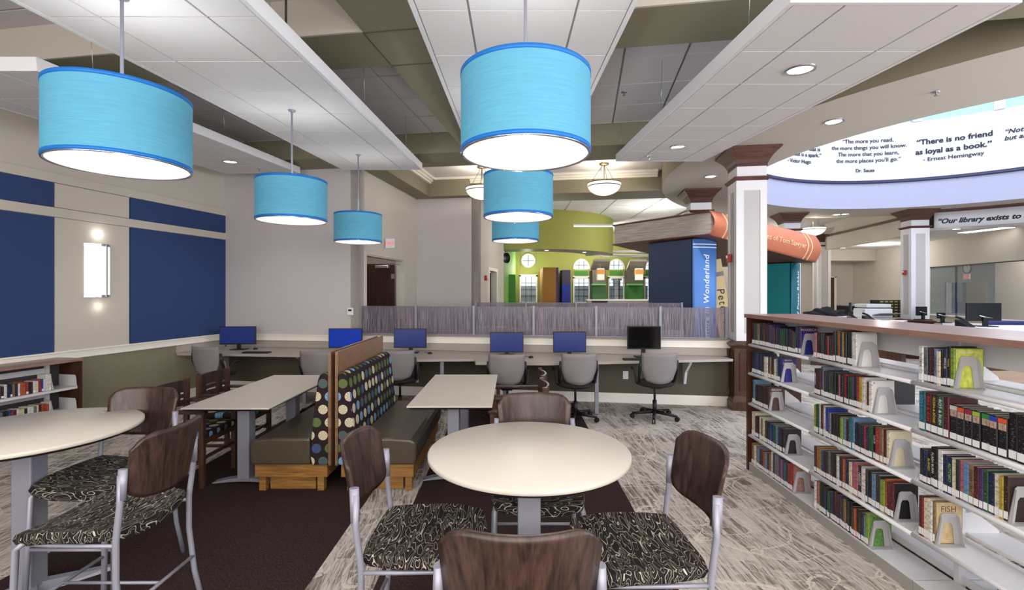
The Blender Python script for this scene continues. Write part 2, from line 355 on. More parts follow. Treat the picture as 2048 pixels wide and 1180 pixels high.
mb = bbox(MB(), -5.05, 3.3, -.02, 0, 0, .12); bbox(mb, -5.05, 3.3, -.012, 0, .12, .145)
struct('baseboard_back', mb, M['cream'])
# door wall along depth a=-2.57, b 0.2..2.7, opening b .25..1.95
DH = 2.33
mb = bbox(MB(), -2.72, -2.57, 0, .25, 0, 4.3); bbox(mb, -2.72, -2.57, 1.95, 2.9, 0, 4.3); bbox(mb, -2.72, -2.57, .25, 1.95, DH, 4.3)
wd = struct('wall_corridor', mb, M['wall'])
mb = bbox(MB(), -2.57, -2.55, .17, .25, 0, DH+.08); bbox(mb, -2.57, -2.55, 1.95, 2.03, 0, DH+.08); bbox(mb, -2.57, -2.55, .25, 1.95, DH, DH+.08)
bbox(mb, -2.72, -2.57, 1.93, 1.95, 0, DH); bbox(mb, -2.72, -2.57, .25, .27, 0, DH); bbox(mb, -2.72, -2.57, .27, 1.93, DH-.02, DH)
struct('trim_4', mb, M['wall'], bevel=.004)
dr = struct('door_1', bbox(MB(), -3.75, -2.74, 1.86, 1.905, .01, DH-.07), M['walnut_dark'])
cl = part('door_closer', bbox(MB(), -3.12, -2.84, 1.80, 1.86, DH-.16, DH-.10), M['chrome'], dr, bevel=.006)
part('closer_arm', bbox(MB(), -2.86, -2.6, 1.815, 1.835, DH-.095, DH-.08), M['chrome'], cl)
for z in (.35, 1.2, 1.95): part('hinge', bbox(MB(), -2.79, -2.73, 1.84, 1.86, z, z+.1), M['chrome'], dr)
struct('wall_corridor_far', bbox(MB(), -4.6, -2.72, 2.75, 2.9, 0, 4.3), M['wall'])
struct('wall_corridor_side', bbox(MB(), -4.7, -4.6, .2, 2.9, 0, 4.3), M['wall'])
# frontal wall pier u827..950 and receding wall u950..1000
struct('wall_pier', bbox(MB(), -2.57, -1.16, 2.75, 2.95, 0, 4.3), M['wall_gray'])
mb = bbox(MB(), -1.32, -1.16, 2.75, 3.9, 0, 4.3); bbox(mb, -1.32, -1.16, 4.9, 6.0, 0, 4.3); bbox(mb, -1.32, -1.16, 3.9, 4.9, 2.2, 4.3)
struct('wall_passage', mb, M['wall'])
mb = bbox(MB(), -1.16, -1.14, 3.82, 3.9, 0, 2.28); bbox(mb, -1.16, -1.14, 4.9, 4.98, 0, 2.28); bbox(mb, -1.16, -1.14, 3.9, 4.9, 2.2, 2.28)
struct('trim_5', mb, M['cream'])
struct('door_2', bbox(MB(), -2.1, -1.3, 4.82, 4.87, 0, 2.18), M['oak_brown'])

# ------------------------------------------------------------------ ceiling
# roof slab with round hole
mb = MB(); n = 64; R0 = 5.5; rect = (-9, -2.4, 22, 30); ins = []; outs = []
for k in range(n):
    t = 2*PI*k/n; c, s = math.cos(t), math.sin(t); ins.append((RC[0]+R0*c, RC[1]+R0*s, 4.3))
    ks = []
    if c > 1e-6: ks.append((rect[2]-RC[0])/c)
    if c < -1e-6: ks.append((rect[0]-RC[0])/c)
    if s > 1e-6: ks.append((rect[3]-RC[1])/s)
    if s < -1e-6: ks.append((rect[1]-RC[1])/s)
    q = min(ks); outs.append((RC[0]+q*c, RC[1]+q*s, 4.3))
mb.add(ins+outs, [(k, (k+1) % n, n+(k+1) % n, n+k) for k in range(n)])
for x0, x1, y0, y1 in ((-9, -4, -2.4, 3), (-9, -4, 25, 30), (16, 22, -2.4, 3), (16, 22, 25, 30)): mb.box(x0, x1, y0, y1, 4.3, 4.4)
ceiling = struct('ceiling', mb, M['tile2'])
# beams (olive undersides, beige flanks)
def inring(x, y, r=5.5): return (x-RC[0])**2+(y-RC[1])**2 < r*r
mb = MB(); bbox(mb, -7, 9, -3.87, -3.31, ZB, 4.3); bbox(mb, -7, 3.0, -.61, .15, ZB, 4.3); bbox(mb, -1.3, 3.05, 2.6, 3.45, ZB, 4.3)
bbox(mb, -.60, .12, -9.5, -.61, ZB-.001, 4.3); bbox(mb, -2.57, -2.2, .15, 2.75, ZB-.001, 4.3); bbox(mb, -2.57, -1.3, 2.5, 2.75, ZB, 4.3); bbox(mb, -7, 9, -9.8, -9, ZB, 4.3)
lbox(mb, 0, 10, .0, .35, ZB-.002, 4.3)
bm_ = struct('ceiling_beam', mb, M['olive'], ceiling)
# recessed joint lines on the beam crossing
mb = MB(); bbox(mb, -.60, .12, -3.875, -3.863, ZB-.006, ZB-.001); bbox(mb, -.60, .12, -3.318, -3.306, ZB-.006, ZB-.001); bbox(mb, -.606, -.594, -3.87, -3.31, ZB-.006, ZB-.001)
part('reveal_strip', mb, M['olive_shade_joint'], bm_)
def ceil_tiles(a0, a1, b0, b1, z, m, parent, ta=.61, tb=.61, name='ceiling_tile', offa=0, offb=0, skipring=True):
    nonlocal_cnt = 0
    base = MB().box(-.5, .5, -.5, .5, 0, 1); me = base.mesh(name); me.materials.append(m)
    a = a0-offa
    while a < a1-.02:
        b = b0-offb
        aa, ab = max(a, a0), min(a+ta, a1)
        while b < b1-.02:
            ba, bb = max(b, b0), min(b+tb, b1)
            cx, cy = B((aa+ab)/2, (ba+bb)/2)
            if ab-aa > .05 and bb-ba > .05 and not (skipring and inring(cx, cy, 5.45)):
                o = bpy.data.objects.new(name, me); C.objects.link(o); o.parent = parent; o.location = (cx, cy, z); o.rotation_euler = (0, 0, -TH); o.scale = (ab-aa-.022, bb-ba-.022, .02)
            b += tb
        a += ta
    g = MB(); bbox(g, a0, a1, b0, b1, z+.012, z+.03)
    return g
def grid_slab(g, nm='ceiling_grid'):
    return part(nm, g, M['grid'], ceiling)
g = ceil_tiles(-7, -.60, -3.31, -.61, ZC, M['tile2'], ceiling, offa=.2, offb=.4); grid_slab(g)
g = ceil_tiles(.12, 4.4, -3.31, -.61, ZC, M['tile2'], ceiling, offa=.43, offb=.4)
gg = MB(); gg.prism([B(.12, -3.31), B(4.2, -3.31), B(2.85, -.61), B(.12, -.61)], ZC+.012, ZC+.03); grid_slab(gg)
g = ceil_tiles(-7, -.60, -9, -3.87, ZC, M['tile2'], ceiling, ta=.61, tb=1.22); grid_slab(g)
g = ceil_tiles(.12, 9, -9, -3.87, ZC, M['tile2'], ceiling, ta=.61, tb=1.22); grid_slab(g)
# small light crown strips in coffers
mb = MB(); bbox(mb, -7, -.6, -3.31, -3.17, ZC-.03, ZC); bbox(mb, .12, 4, -3.31, -3.17, ZC-.03, ZC)
bbox(mb, -7, -.60, -3.89, -3.87, ZB+.0, ZC+.1); bbox(mb, .12, 9, -3.89, -3.87, ZB, ZC+.1)
part('coffer_edge', mb, M['wall'], ceiling)
# lit coffer over the passage
M['tile_l'] = M['tile']
g = ceil_tiles(-2.2, 3.0, .15, 2.6, ZL, M['tile'], ceiling, ta=1.22, tb=1.22, offb=.3)
gg = MB(); gg.prism([B(-2.2, .15), B(2.65, .15), B(2.6, 2.6), B(-2.2, 2.6)], ZL+.012, ZL+.03); grid_slab(gg)
mb = MB()
for k, (dd, z0, z1) in enumerate(((.14, ZL-.05, ZL), (.09, ZL-.09, ZL-.05), (.05, ZL-.13, ZL-.09))):
    bbox(mb, -2.2, 2.6, 2.6-dd, 2.6, z0, z1); bbox(mb, -2.2, -2.2+dd, .15, 2.6, z0, z1); bbox(mb, -2.2, 2.65, .15, .15+dd, z0, z1)
part('crown_moulding', mb, M['cream'], ceiling)
# ring soffit, outer fascia, drum
def arcpt(r, t, z): return (RC[0]+r*math.cos(t), RC[1]+r*math.sin(t), z)
n = 96
mb = MB(); mb.add([arcpt(4.05, 2*PI*k/n, ZB-.005) for k in range(n)]+[arcpt(5.52, 2*PI*k/n, ZB-.005) for k in range(n)], [(k, (k+1) % n, n+(k+1) % n, n+k) for k in range(n)])
ring = struct('ceiling_ring', mb, M['wall'])
mb = MB().lathe([(5.52, ZB-.005), (5.52, 4.3)], RC, n); part('ring_fascia', mb, M['olive'], ring)
mb = MB().lathe([(4.05, ZB-.005), (4.05, 4.36)], RC, n); part('lower_drum', mb, mat('lavender_drum_paint', (176, 178, 204), .7), ring)
mb = MB().lathe([(4.05, 4.36), (4.0, 4.37), (4.0, 4.40), (4.02, 4.41), (4.02, 4.44), (4.16, 4.44)], RC, n); part('drum_ledge', mb, mat('grey_blue_ledge', (58, 60, 92), .5), ring)
mb = MB().lathe([(4.16, 4.44), (4.16, 5.84)], RC, n); part('quote_band', mb, M['white'], ring)
mb = MB().lathe([(4.16, 6.75), (4.16, 7.6), (0.01, 7.6)], RC, n); part('drum_cap', mb, M['white'], ring)
for k in range(18):
    t = 2*PI*(k+.33)/18
    q = MB(); dt = .022
    vs = [arcpt(r, t+d, z) for z in (5.84, 6.75) for r, d in ((4.12, -dt), (4.12, dt), (4.26, dt), (4.26, -dt))]
    q.add(vs, [(3, 2, 1, 0), (4, 5, 6, 7), (0, 1, 5, 4), (1, 2, 6, 5), (2, 3, 7, 6), (3, 0, 4, 7)]); part('mullion', q, M['white'], ring)
mb = MB().lathe([(4.2, 5.84), (4.2, 6.75)], RC, n); part('window_glass', mb, M['glass'], ring)
def cyl_hit(u, R):
    k = (u-U0)/F; cx, cy = RC
    a = 1+k*k; b = -2*(k*cx+cy); c = cx*cx+cy*cy-R*R; z = (-b+math.sqrt(b*b-4*a*c))/(2*a); x = k*z
    return x, z, math.atan2(z-cy, x-cx)
def cyl_text(mb, body, u, v, capx, R=4.14, **k):
    x, z, ph = cyl_hit(u, R); zz = H+(V0-v)/F*z; size = capx/F*z/.72
    vs, fs = text2d(body, size, **k); yc = size*.33
    mb.add([(RC[0]+R*math.cos(ph-px/R), RC[1]+R*math.sin(ph-px/R), zz+py-yc) for px, py in vs], fs)
mb = MB()
cyl_text(mb, 'every syllable that is', 1641, 299, 7.5, align='RIGHT', bold=.003)
cyl_text(mb, 'spelled out is a spark.”', 1643, 311, 7.5, align='RIGHT', bold=.003)
cyl_text(mb, '- Victor Hugo', 1598, 322, 7.5, bold=.003)
for i, (s_, v_) in enumerate((('“The more you read,', 282), ('the more things you will know.', 295), ('The more that you learn,', 308), ("the more places you'll go.”", 321))):
    cyl_text(mb, s_, 1734, v_, 7.8, bold=.002)
cyl_text(mb, 'Dr. Seuss', 1730, 341, 6.5, bold=.003)
cyl_text(mb, '“There is no friend', 1906, 277, 10.6, bold=.005)
cyl_text(mb, 'as loyal as a book.”', 1904, 297, 10.6, bold=.005)
cyl_text(mb, '- Ernest Hemingway', 1905, 313, 8, bold=.002)
cyl_text(mb, '“Not all readers', 2008, 264, 9, align='LEFT', bold=.003, shear=.25); cyl_text(mb, 'but all leaders', 2008, 277, 9, align='LEFT', bold=.003, shear=.25)
part('quote_lettering', mb, M['ink'], ring)
# band under the ring at the right with lettering
mb = MB(); t0, t1 = math.radians(60), math.radians(20)
mb.grid(lambda i, j: arcpt(4.9, t0+(t1-t0)*i, 3.29+.39*j), 24, 1)
fb = part('fascia_band', mb, M['white'], ring, solid=.06)
mb = MB().grid(lambda i, j: arcpt(4.9-.12*j, t0+(t1-t0)*i, 3.68+.065*j), 24, 1); part('fascia_crown', mb, M['crown'], ring, solid=.03)
mb = MB(); cyl_text(mb, '“Our library exists to help each', 1874, 443, 9.5, R=4.86, align='LEFT', shear=.3, bold=.006)
part('fascia_lettering', mb, M['ink'], ring)

# ------------------------------------------------------------------ ceiling clouds (tilted suspended panels)
SL = .0737
def cloud(label, a, x0, x1, y0, y1, cols, first=0.0):
    t = thing('ceiling_cloud', label, 'ceiling panel', ((x0+x1)/2, y0, H+a+SL*y0))
    t.rotation_euler = (math.atan(SL), 0, 0)
    Wd, Ln = x1-x0, (y1-y0)/math.cos(math.atan(SL)); h = .10
    mb = MB()
    mb.box(-Wd/2, -Wd/2+.03, 0, Ln, 0, h).box(Wd/2-.03, Wd/2, 0, Ln, 0, h).box(-Wd/2+.03, Wd/2-.03, 0, .03, 0, h).box(-Wd/2+.03, Wd/2-.03, Ln-.03, Ln, 0, h)
    part('frame', mb, M['white'], t)
    part('backing', MB().box(-Wd/2+.03, Wd/2-.03, .03, Ln-.03, .012, .03), M['grid'], t)
    me = MB().box(-.5, .5, -.5, .5, 0, 1).mesh('ceiling_tile'); me.materials.append(M['tile'])
    xs = [-Wd/2+.03]+cols+[Wd/2-.03]; y = .03; ys = [.03]; y = first if first > .08 else .61
    while y < Ln-.1: ys.append(y); y += .61
    ys.append(Ln-.03)
    for i in range(len(xs)-1):
        for j in range(len(ys)-1):
            o = bpy.data.objects.new('ceiling_tile', me); C.objects.link(o); o.parent = t
            o.location = ((xs[i]+xs[i+1])/2, (ys[j]+ys[j+1])/2, .001); o.scale = (xs[i+1]-xs[i]-.014, ys[j+1]-ys[j]-.014, .012)
    y = .5
    while y < Ln:
        for x in (-Wd/2+.02, Wd/2-.02):
            zt = 4.04-(H+a+SL*(y0+y)); part('hanger_wire', MB().tube([(x, y, h), (x, y, max(h+.02, zt))], .0022, 5), M['chrome'], t)
        y += 1.8
    return t
c1 = cloud('long suspended white tile panel over the left row of turquoise lamps', 1.344, -2.64, -1.40, .5, 7.42, [-.305, .305], .35)
c2 = cloud('suspended white tile panel nearest the blue panelled left wall', 1.344, -4.67, -3.45, 3.45, 7.74, [-.305, .305])
c3 = cloud('central suspended white tile panel over the middle row of turquoise lamps', 1.394, -.57, .69, .6, 6.75, [-.305, .305], .27)
c4 = cloud('suspended white tile panel with two lit downlights beside the round opening', 1.366, 1.50, 2.75, 2.56, 6.87, [-.305, .305])
def can(loc, label, r=.085, tilt=0, par=None):
    t = thing('downlight', label, 'downlight', loc); t.rotation_euler = (tilt, 0, 0)
    part('trim_ring', MB().lathe([(r*.86, -.002), (r*.9, -.008), (r*1.08, -.008), (r*1.12, .003)], seg=24), M['chrome'], t)
    part('lens', MB().disc(r*.88, -.003, seg=24, up=False), M['can_on'], t)
    return t
def cz(a, y): return H+a+SL*y
at_ = math.atan(SL)
can((2.11, 3.48, cz(1.366, 3.48)-.001), 'large lit downlight nearest the camera in the right suspended panel', .095, at_); spot('dl', (2.11, 3.47, cz(1.366, 3.48)-.03), 22)
can((2.07, 5.93, cz(1.366, 5.93)-.001), 'smaller lit downlight at the far end of the right suspended panel', .09, at_); spot('dl', (2.07, 5.92, cz(1.366, 5.93)-.03), 22)
can((-4.01, 6.76, cz(1.344, 6.76)-.001), 'lit downlight in the suspended panel by the blue left wall', .095, at_); spot('dl', (-4.01, 6.75, cz(1.344, 6.76)-.03), 25)
zr = ZB-.007
can((3.88, 5.73, zr), 'lit downlight in the curved soffit right of the big suspended panel', .1); spot('dl', (3.88, 5.73, zr-.03), 30)
can((3.54, 8.47, zr), 'lit downlight in the curved soffit left of the tall white column', .1); spot('dl', (3.54, 8.47, zr-.03), 30)
for i, (u, v, lb) in enumerate(((1690, 428, 'nearest the hanging bowl lamp'), (1674, 429, 'left of its twin near the round opening'))):
    z = 950*(zr-H)/(582-v); can(((u-U0)/F*z, z, zr), 'small downlight in the far ring soffit, '+lb, .1)
def sprinkler(loc, label):
    t = thing('sprinkler_head', label, 'sprinkler', loc)
    part('escutcheon', MB().lathe([(.0, 0), (.03, -.002), (.035, -.006), (.012, -.01)], seg=16), M['chrome'], t)
    mb = MB().lathe([(.008, -.008), (.008, -.035), (.02, -.037), (.02, -.04), (.0, -.04)], seg=12); part('deflector', mb, M['chrome'], t)
sprinkler(((1248-U0)/F*5.6, 5.6, ZC-.003), 'dark sprinkler head in the recessed tile ceiling between the suspended panels')
sprinkler((4.35, 4.87, zr), 'bright sprinkler head in the curved soffit at upper right')
sprinkler((1.87, 6.48, cz(1.366, 6.48)), 'small sprinkler head in the right suspended panel near its far end')
sprinkler((-3.88, 7.3, cz(1.344, 7.3)), 'small sprinkler head in the suspended panel by the left wall')
sprinkler((-1.15, 8.6, ZL-.003), 'small sprinkler head in the bright coffer above the passage')

# ------------------------------------------------------------------ drum pendants
RL, HL = .305, .373
ZLB = H+2.115*.305
def pendant(x, y, a, label):
    top = cz(a, y)-ZLB
    t = thing('drum_pendant', label, 'pendant lamp', (x, y, ZLB), 0, 'turquoise drum pendant lamps')
    part('shade', MB().lathe([(RL, .018), (RL, HL-.018)], seg=64).lathe([(RL-.004, HL-.018), (RL-.004, .018)], seg=64), M['shade'], t)
    part('shade_trim', MB().lathe([(RL-.004, .02), (RL+.002, .02), (RL+.002, .002), (RL-.004, .002)], seg=64), M['shade_rim'], t)
    part('shade_trim', MB().lathe([(RL-.004, HL-.02), (RL+.002, HL-.02), (RL+.002, HL), (RL-.004, HL)], seg=64), M['shade_rim'], t)
    part('rim', MB().lathe([(RL-.002, .003), (RL, -.003), (RL-.013, -.003), (RL-.013, .006)], seg=64), M['chrome'], t)
    part('diffuser', MB().disc(RL-.012, .001, seg=64, up=False), M['diffuser'], t)
    part('rod', MB().tube([(0, 0, .05), (0, 0, top)], .0085, 10), M['silver'], t)
    part('canopy', MB().lathe([(0, top-.015), (.03, top-.012), (.035, top)], seg=20), M['silver'], t)
    sp_ = MB()
    for k in range(3): q = 2*PI*k/3; sp_.tube([(0, 0, HL-.06), (RL*.98*math.cos(q), RL*.98*math.sin(q), HL-.06)], .004, 6)
    part('spider', sp_, M['chrome'], t)
    point('lamp_glow', (x, y+.03, ZLB+HL+.02), 7, (1, .97, .93), .03)
    point('lamp_down', (x, y, ZLB-.03), 4.5, (1, .97, .93), .02)
for x, y, a, lb in ((.064, 2.25, 1.394, 'largest turquoise drum pendant lamp, nearest over the central round table'),
                    (.055, 4.18, 1.394, 'middle turquoise drum pendant lamp of the central row'),
                    (.044, 6.16, 1.394, 'farthest turquoise drum pendant lamp of the central row, mostly hidden'),
                    (-2.02, 2.46, 1.344, 'large turquoise drum pendant lamp at far left of the picture'),
                    (-2.03, 4.38, 1.344, 'middle turquoise drum pendant lamp of the left row'),
                    (-2.04, 6.30, 1.344, 'smallest turquoise drum pendant lamp of the left row by the doorway')):
    pendant(x, y, a, lb)
# black canopy fitting above the left cloud
t = thing('ceiling_fitting', 'dark round canopy and stem on the recessed ceiling above the left suspended panel', 'ceiling fitting', (-1.57, 3.3, ZC))
part('canopy', MB().lathe([(0, -.03), (.07, -.025), (.075, 0)], seg=24), M['black'], t); part('stem', MB().tube([(0, 0, -.02), (0, 0, -.55)], .008, 8), M['black'], t)

# bowl pendants
def bowl(x, y, zc, zr_, r, label):
    t = thing('bowl_pendant', label, 'pendant lamp', (x, y, zr_))
    dz = zc-zr_
    part('canopy', MB().lathe([(0, dz-.04), (.09, dz-.03), (.1, dz)], seg=24), M['bronze'], t)
    part('rod', MB().tube([(0, 0, -.1), (0, 0, dz)], .008, 8), M['bronze'], t)
    part('bowl', MB().lathe([(r*math.cos(q*PI/20), -.22*math.sin(q*PI/20)*(r/.32)) for q in range(0, 11)], seg=32), M['bowl'], t)
    part('bowl_band', MB().lathe([(r+.003, .0), (r+.008, .01), (r-.003, .014)], seg=32).lathe([(r*.985, -.045), (r*.99, -.055), (r*.975, -.06)], seg=32), M['black'], t)
    for k in range(3):
        q = 2*PI*k/3+.5; part('suspension_rod', MB().tube([(.03*math.cos(q), .03*math.sin(q), dz-.03), (r*math.cos(q), r*math.sin(q), 0)], .004, 6), M['black'], t)
    point('bowl_up', (x, y, zr_+.12), 14, (1, .9, .78), .03)
bowl(1.77, 9.13, ZL, 3.757, .32, 'glass bowl pendant lamp in the bright coffer right of the drum lamps')
bowl(-.59, 9.35, ZL, 3.72, .32, 'glass bowl pendant lamp half hidden behind the central drum lamps')
bowl(8.62, 13.6, 4.1, 3.5, .32, 'glass bowl pendant lamp beyond the columns on the right')

# ------------------------------------------------------------------ columns
def column(x, y, w, label, ztop=ZB-.006, base=True, crown=True):
    t = thing('column', label, 'column', (x, y, 0), -TH)   # origin = near left corner of shaft
    def sq(e, z0, z1, mb=None, e2=None):
        mb = mb or MB(); e2 = e if e2 is None else e2
        return mb.hexa([(-e, -e, z0), (w+e, -e, z0), (w+e, w+e, z0), (-e, w+e, z0)], [(-e2, -e2, z1), (w+e2, -e2, z1), (w+e2, w+e2, z1), (-e2, w+e2, z1)])
    part('shaft', sq(0, .98, ztop-.02), M['white'], t)
    e = .012
    mb = MB(); z0, z1 = 1.03, 3.28
    for (x0, x1, y0, y1) in ((0, .09, -e, 0), (w-.09, w, -e, 0)): mb.box(x0, x1, y0, y1, z0-.05, z1)
    mb.box(.09, w-.09, -e, 0, z0-.05, z0+.06).box(.09, w-.09, -e, 0, z1-.14, z1)
    mb.box(-e, 0, -e, .09, z0-.05, z1).box(-e, 0, w-.09, w, z0-.05, z1).box(-e, 0, .09, w-.09, z0-.05, z0+.06).box(-e, 0, .09, w-.09, z1-.14, z1)
    part('panel_frame', mb, M['cream'] if False else M['white'], t)
    mb = MB().box(.09, w-.09, -.004, 0, z0+.06, z1-.14).box(-.004, 0, .09, w-.09, z0+.06, z1-.14); part('inset_panel', mb, M['wall_gray'], t)
    mb = sq(.015, 3.28, 3.32, e2=.045); sq(.045, 3.32, 3.335, mb); part('band_moulding', mb, M['crown'], t)
    if crown:
        mb = sq(.01, ztop-.26, ztop-.22); zs = [(ztop-.22, .015), (ztop-.17, .035), (ztop-.11, .075), (ztop-.05, .13), (ztop-.03, .15)]
        for (za, ea), (zb_, eb) in zip(zs, zs[1:]): sq(ea, za, zb_, mb, eb)
        sq(.155, ztop-.03, ztop, mb); part('capital', mb, M['crown'], t)
    if base:
        mb = sq(.05, 0, .98); sq(.09, 0, .12, mb); sq(.075, .12, .2, mb, .055); sq(.055, .88, .93, mb, .1); sq(.1, .93, .955, mb); sq(.085, .955, .985, mb, .04)
        part('pedestal', mb, M['oak_brown'], t)
        mb = MB().box(.02, w-.02, -.062, -.05, .28, .82).box(-.062, -.05, .02, w-.02, .28, .82); part('pedestal_panel', mb, M['shelf_side'], t)
    return t
column(3.23, 6.82, .40, 'tall white panelled column with dark crown and wooden base at the end of the half wall')
column(3.62, 9.62, .40, 'white column rising out of the giant book display')
column(7.16, 12.5, .40, 'white column right of the giant books, under the ring soffit')
column(10.05, 11.95, .40, 'white column with a red alarm beside the service desk')
column(10.9, 16.9, .40, 'distant white column beyond the end of the orange giant book', ztop=3.7)

# ------------------------------------------------------------------ alarms, exit sign, thermostat, sconce
def alarm(loc, rz, label):
    t = thing('fire_alarm', label, 'fire alarm', loc, rz)
    part('housing', MB().box(-.045, .045, -.05, 0, -.06, .06), M['red'], t, bevel=.006); part('strobe', MB().box(-.02, .02, -.066, -.05, .0, .04), M['white'], t, bevel=.004)
x, y, z = P(1464, 516, 6.98); alarm((3.23+.1513*.22-.02, 6.82+.22, z), -TH-PI/2, 'red fire alarm strobe on the side of the tall near column')
alarm((10.05+.1513*.2-.02, 12.15, P(1813, 545, 12.1)[2]), -TH-PI/2, 'red fire alarm on the column beside the service desk')
a_ = B(-1.16, 3.4); alarm((a_[0]+.003, a_[1], 2.0), PI/2-TH, 'red fire alarm on the pale wall beside the passage door')
ax, ay = B(-2.55, 1.02)
t = thing('exit_sign', 'small red lettered exit sign above the open brown door', 'exit sign', (ax, ay, 2.5), -TH)
part('housing', MB().box(.0, .17, -.02, .02, 0, .18), M['white'], t, bevel=.004)
mb = MB(); text_flat(mb, 'EXIT', .085, (.085, -.0215, .06), (1, 0, 0), (0, 0, 1)); part('lettering', mb, mat('exit_red', (220, 60, 80), .5, em=(230, 50, 70), es=.8), t)
th = thing('thermostat', 'white wall thermostat on the grey wall left of the screens', 'thermostat', (*B(-2.72, 0), 1.36), -TH)
part('case', MB().box(-.05, .05, -.025, 0, -.06, .06), M['white'], th, bevel=.005); part('display', MB().box(-.03, .03, -.027, -.025, .005, .035), M['black'], th)
# sconce
ts = lt(6.19); sx, sy = L(ts, .036)
t = thing('wall_sconce', 'tall curved frosted wall sconce between the blue panels', 'wall lamp', (sx, sy, 1.62), -LW)
M['sconce'] = mat('lit_sconce_acrylic', (255, 255, 250), .5, em=(250, 252, 245), es=.5)
mb = MB().grid(lambda i, j: (.105*math.sin(PI*i)*1.0, -.16+.32*i, .02+.65*j), 12, 1)
part('diffuser', mb, M['sconce'], t)
mb = MB()
for z0 in (.0, .66): mb.extr([(.108*math.sin(PI*i/12), -.165+.33*i/12, z0) for i in range(13)], (0, 0, .03))
mb.box(.098, .112, .03, .042, 0, .68); part('metal_trim', mb, M['chrome'], t)
point('sconce_up', (sx+.06, sy, 2.44), .5, (1, .98, .9), .02); point('sconce_dn', (sx+.06, sy, 1.50), .25, (1, .98, .9), .02)

# ------------------------------------------------------------------ desks along the wall
def wallz(x): return 7.5-.1530*x
D = []
k_ = 950*.96
pts = [(-5.09, 8.20), (-5.17, 7.32), (-3.14, 7.12), (-2.93, 6.72), (-1.33, 6.66), (-.53, 6.70), (-.49, 6.38), (.45, 6.33), (3.12, 6.70)]
back = [(3.12, wallz(3.12)-.03), (-4.99, wallz(-4.99)-.03)]
t = thing('computer_desk', 'long taupe laminate computer counter along the half wall', 'desk')
part('desktop', MB().prism(pts[1:]+back, .705, .74), M['desk'], t, bevel=.004)
part('backsplash', bbox(MB(), -5.0, 3.2, -.025, -.006, .742, .858), M['desk'], t)
mb = lbox(MB(), 0.02, 1.0, .005, .025, .742, .86); part('side_splash', mb, M['desk'], t)
for x in (-5.0+.05, -3.45, -1.55, -.35, 1.12, 2.55):
    zb = wallz(x)-.01; dp = .5 if x < 1 else .28
    mb = MB().extr([(x, zb, .70), (x, zb, .22 if x < 2 else .32), (x, zb-.05, .22 if x < 2 else .32), (x, zb-.10, .5), (x, zb-dp, .66), (x, zb-dp, .70)], (.035, 0, 0)); part('bracket', mb, M['steel'], t)
for x, zf in ((-3.15, 7.2), (-1.0, 6.78), (-.1, 6.5), (1.17, 6.55)):
    mb = MB().box(x-.025, x+.025, zf, zf+.05, 0.004, .705); part('leg', mb, M['silver'], t)
# monitors
def monitor(u0, u1, v0, v1, z, scr, label, rz=0):
    x0 = (u0-U0)/F*z; x1 = (u1-U0)/F*z; zt = H-(v0-V0)/F*z; zb = H-(v1-V0)/F*z; w_ = x1-x0
    t = thing('computer_monitor', label, 'monitor', ((x0+x1)/2, z, .741), rz)
    part('housing', MB().box(-w_/2, w_/2, 0, .04, zb-.741, zt-.741), M['black'], t, bevel=.004)
    part('screen', MB().box(-w_/2+.012, w_/2-.012, -.003, 0, zb-.741+.018, zt-.741-.012), scr, t)
    part('stand', MB().box(-.03, .03, .04, .07, .01, (zb+zt)/2-.741).box(-.12, .12, -.02, .14, 0, .012), M['black'], t, bevel=.003)
monitor(441, 509, 653, 689, 7.72, M['screen_blue'], 'dark blue monitor in the left corner of the counter', .12)
monitor(657, 724, 657, 696, 7.40, M['screen_royal'], 'bright royal blue monitor behind the booth partition')
monitor(787.5, 852.5, 657.5, 696, 7.3, M['screen_blue'], 'dark blue monitor right of the wooden booth partition')
monitor(980, 1047, 664.5, 705, 7.05, M['screen_blue'], 'dark blue monitor behind the right rectangular table')
monitor(1106.5, 1172.5, 663.5, 705, 6.95, M['screen_blue'], 'dark blue monitor second from the tall column')
monitor(1255, 1322, 652.5, 698.5, 6.85, M['screen_black'], 'black monitor nearest the tall white column')
def mouse(u, v, label):
    z = 912/(v-V0); t = thing('computer_mouse', label, 'mouse', ((u-U0)/F*z, z, .741))
    part('body', MB().lathe([(.001, .03), (.02, .028), (.032, .018), (.035, 0)], seg=14), M['black'], t)
    part('cable', MB().tube([(0, .03, .01), (-.03, .1, .006), (-.1, .14, .006), (-.12, .2, .006)], .003, 6), M['black'], t)
for u, v, lb in ((511, 699, 'black mouse by the corner monitor'), (860, 708, 'black mouse right of the third monitor'), (1062, 716, 'black mouse beside the chair at the middle monitor'), (1189, 715, 'black mouse beside the monitor second from the column')): mouse(u, v, lb)
def keyboard(x, y, label):
    t = thing('computer_keyboard', label, 'keyboard', (x, y, .741)); part('case', MB().box(-.2, .2, -.06, .06, 0, .018), M['black'], t, bevel=.004)
    part('keys', MB().box(-.19, .19, -.05, .05, .018, .022), mat('key_grey', (48, 48, 52), .6), t)
keyboard(1.75, 6.62, 'black keyboard in front of the black monitor'); keyboard(-3.95, 7.35, 'black keyboard in front of the corner monitor')
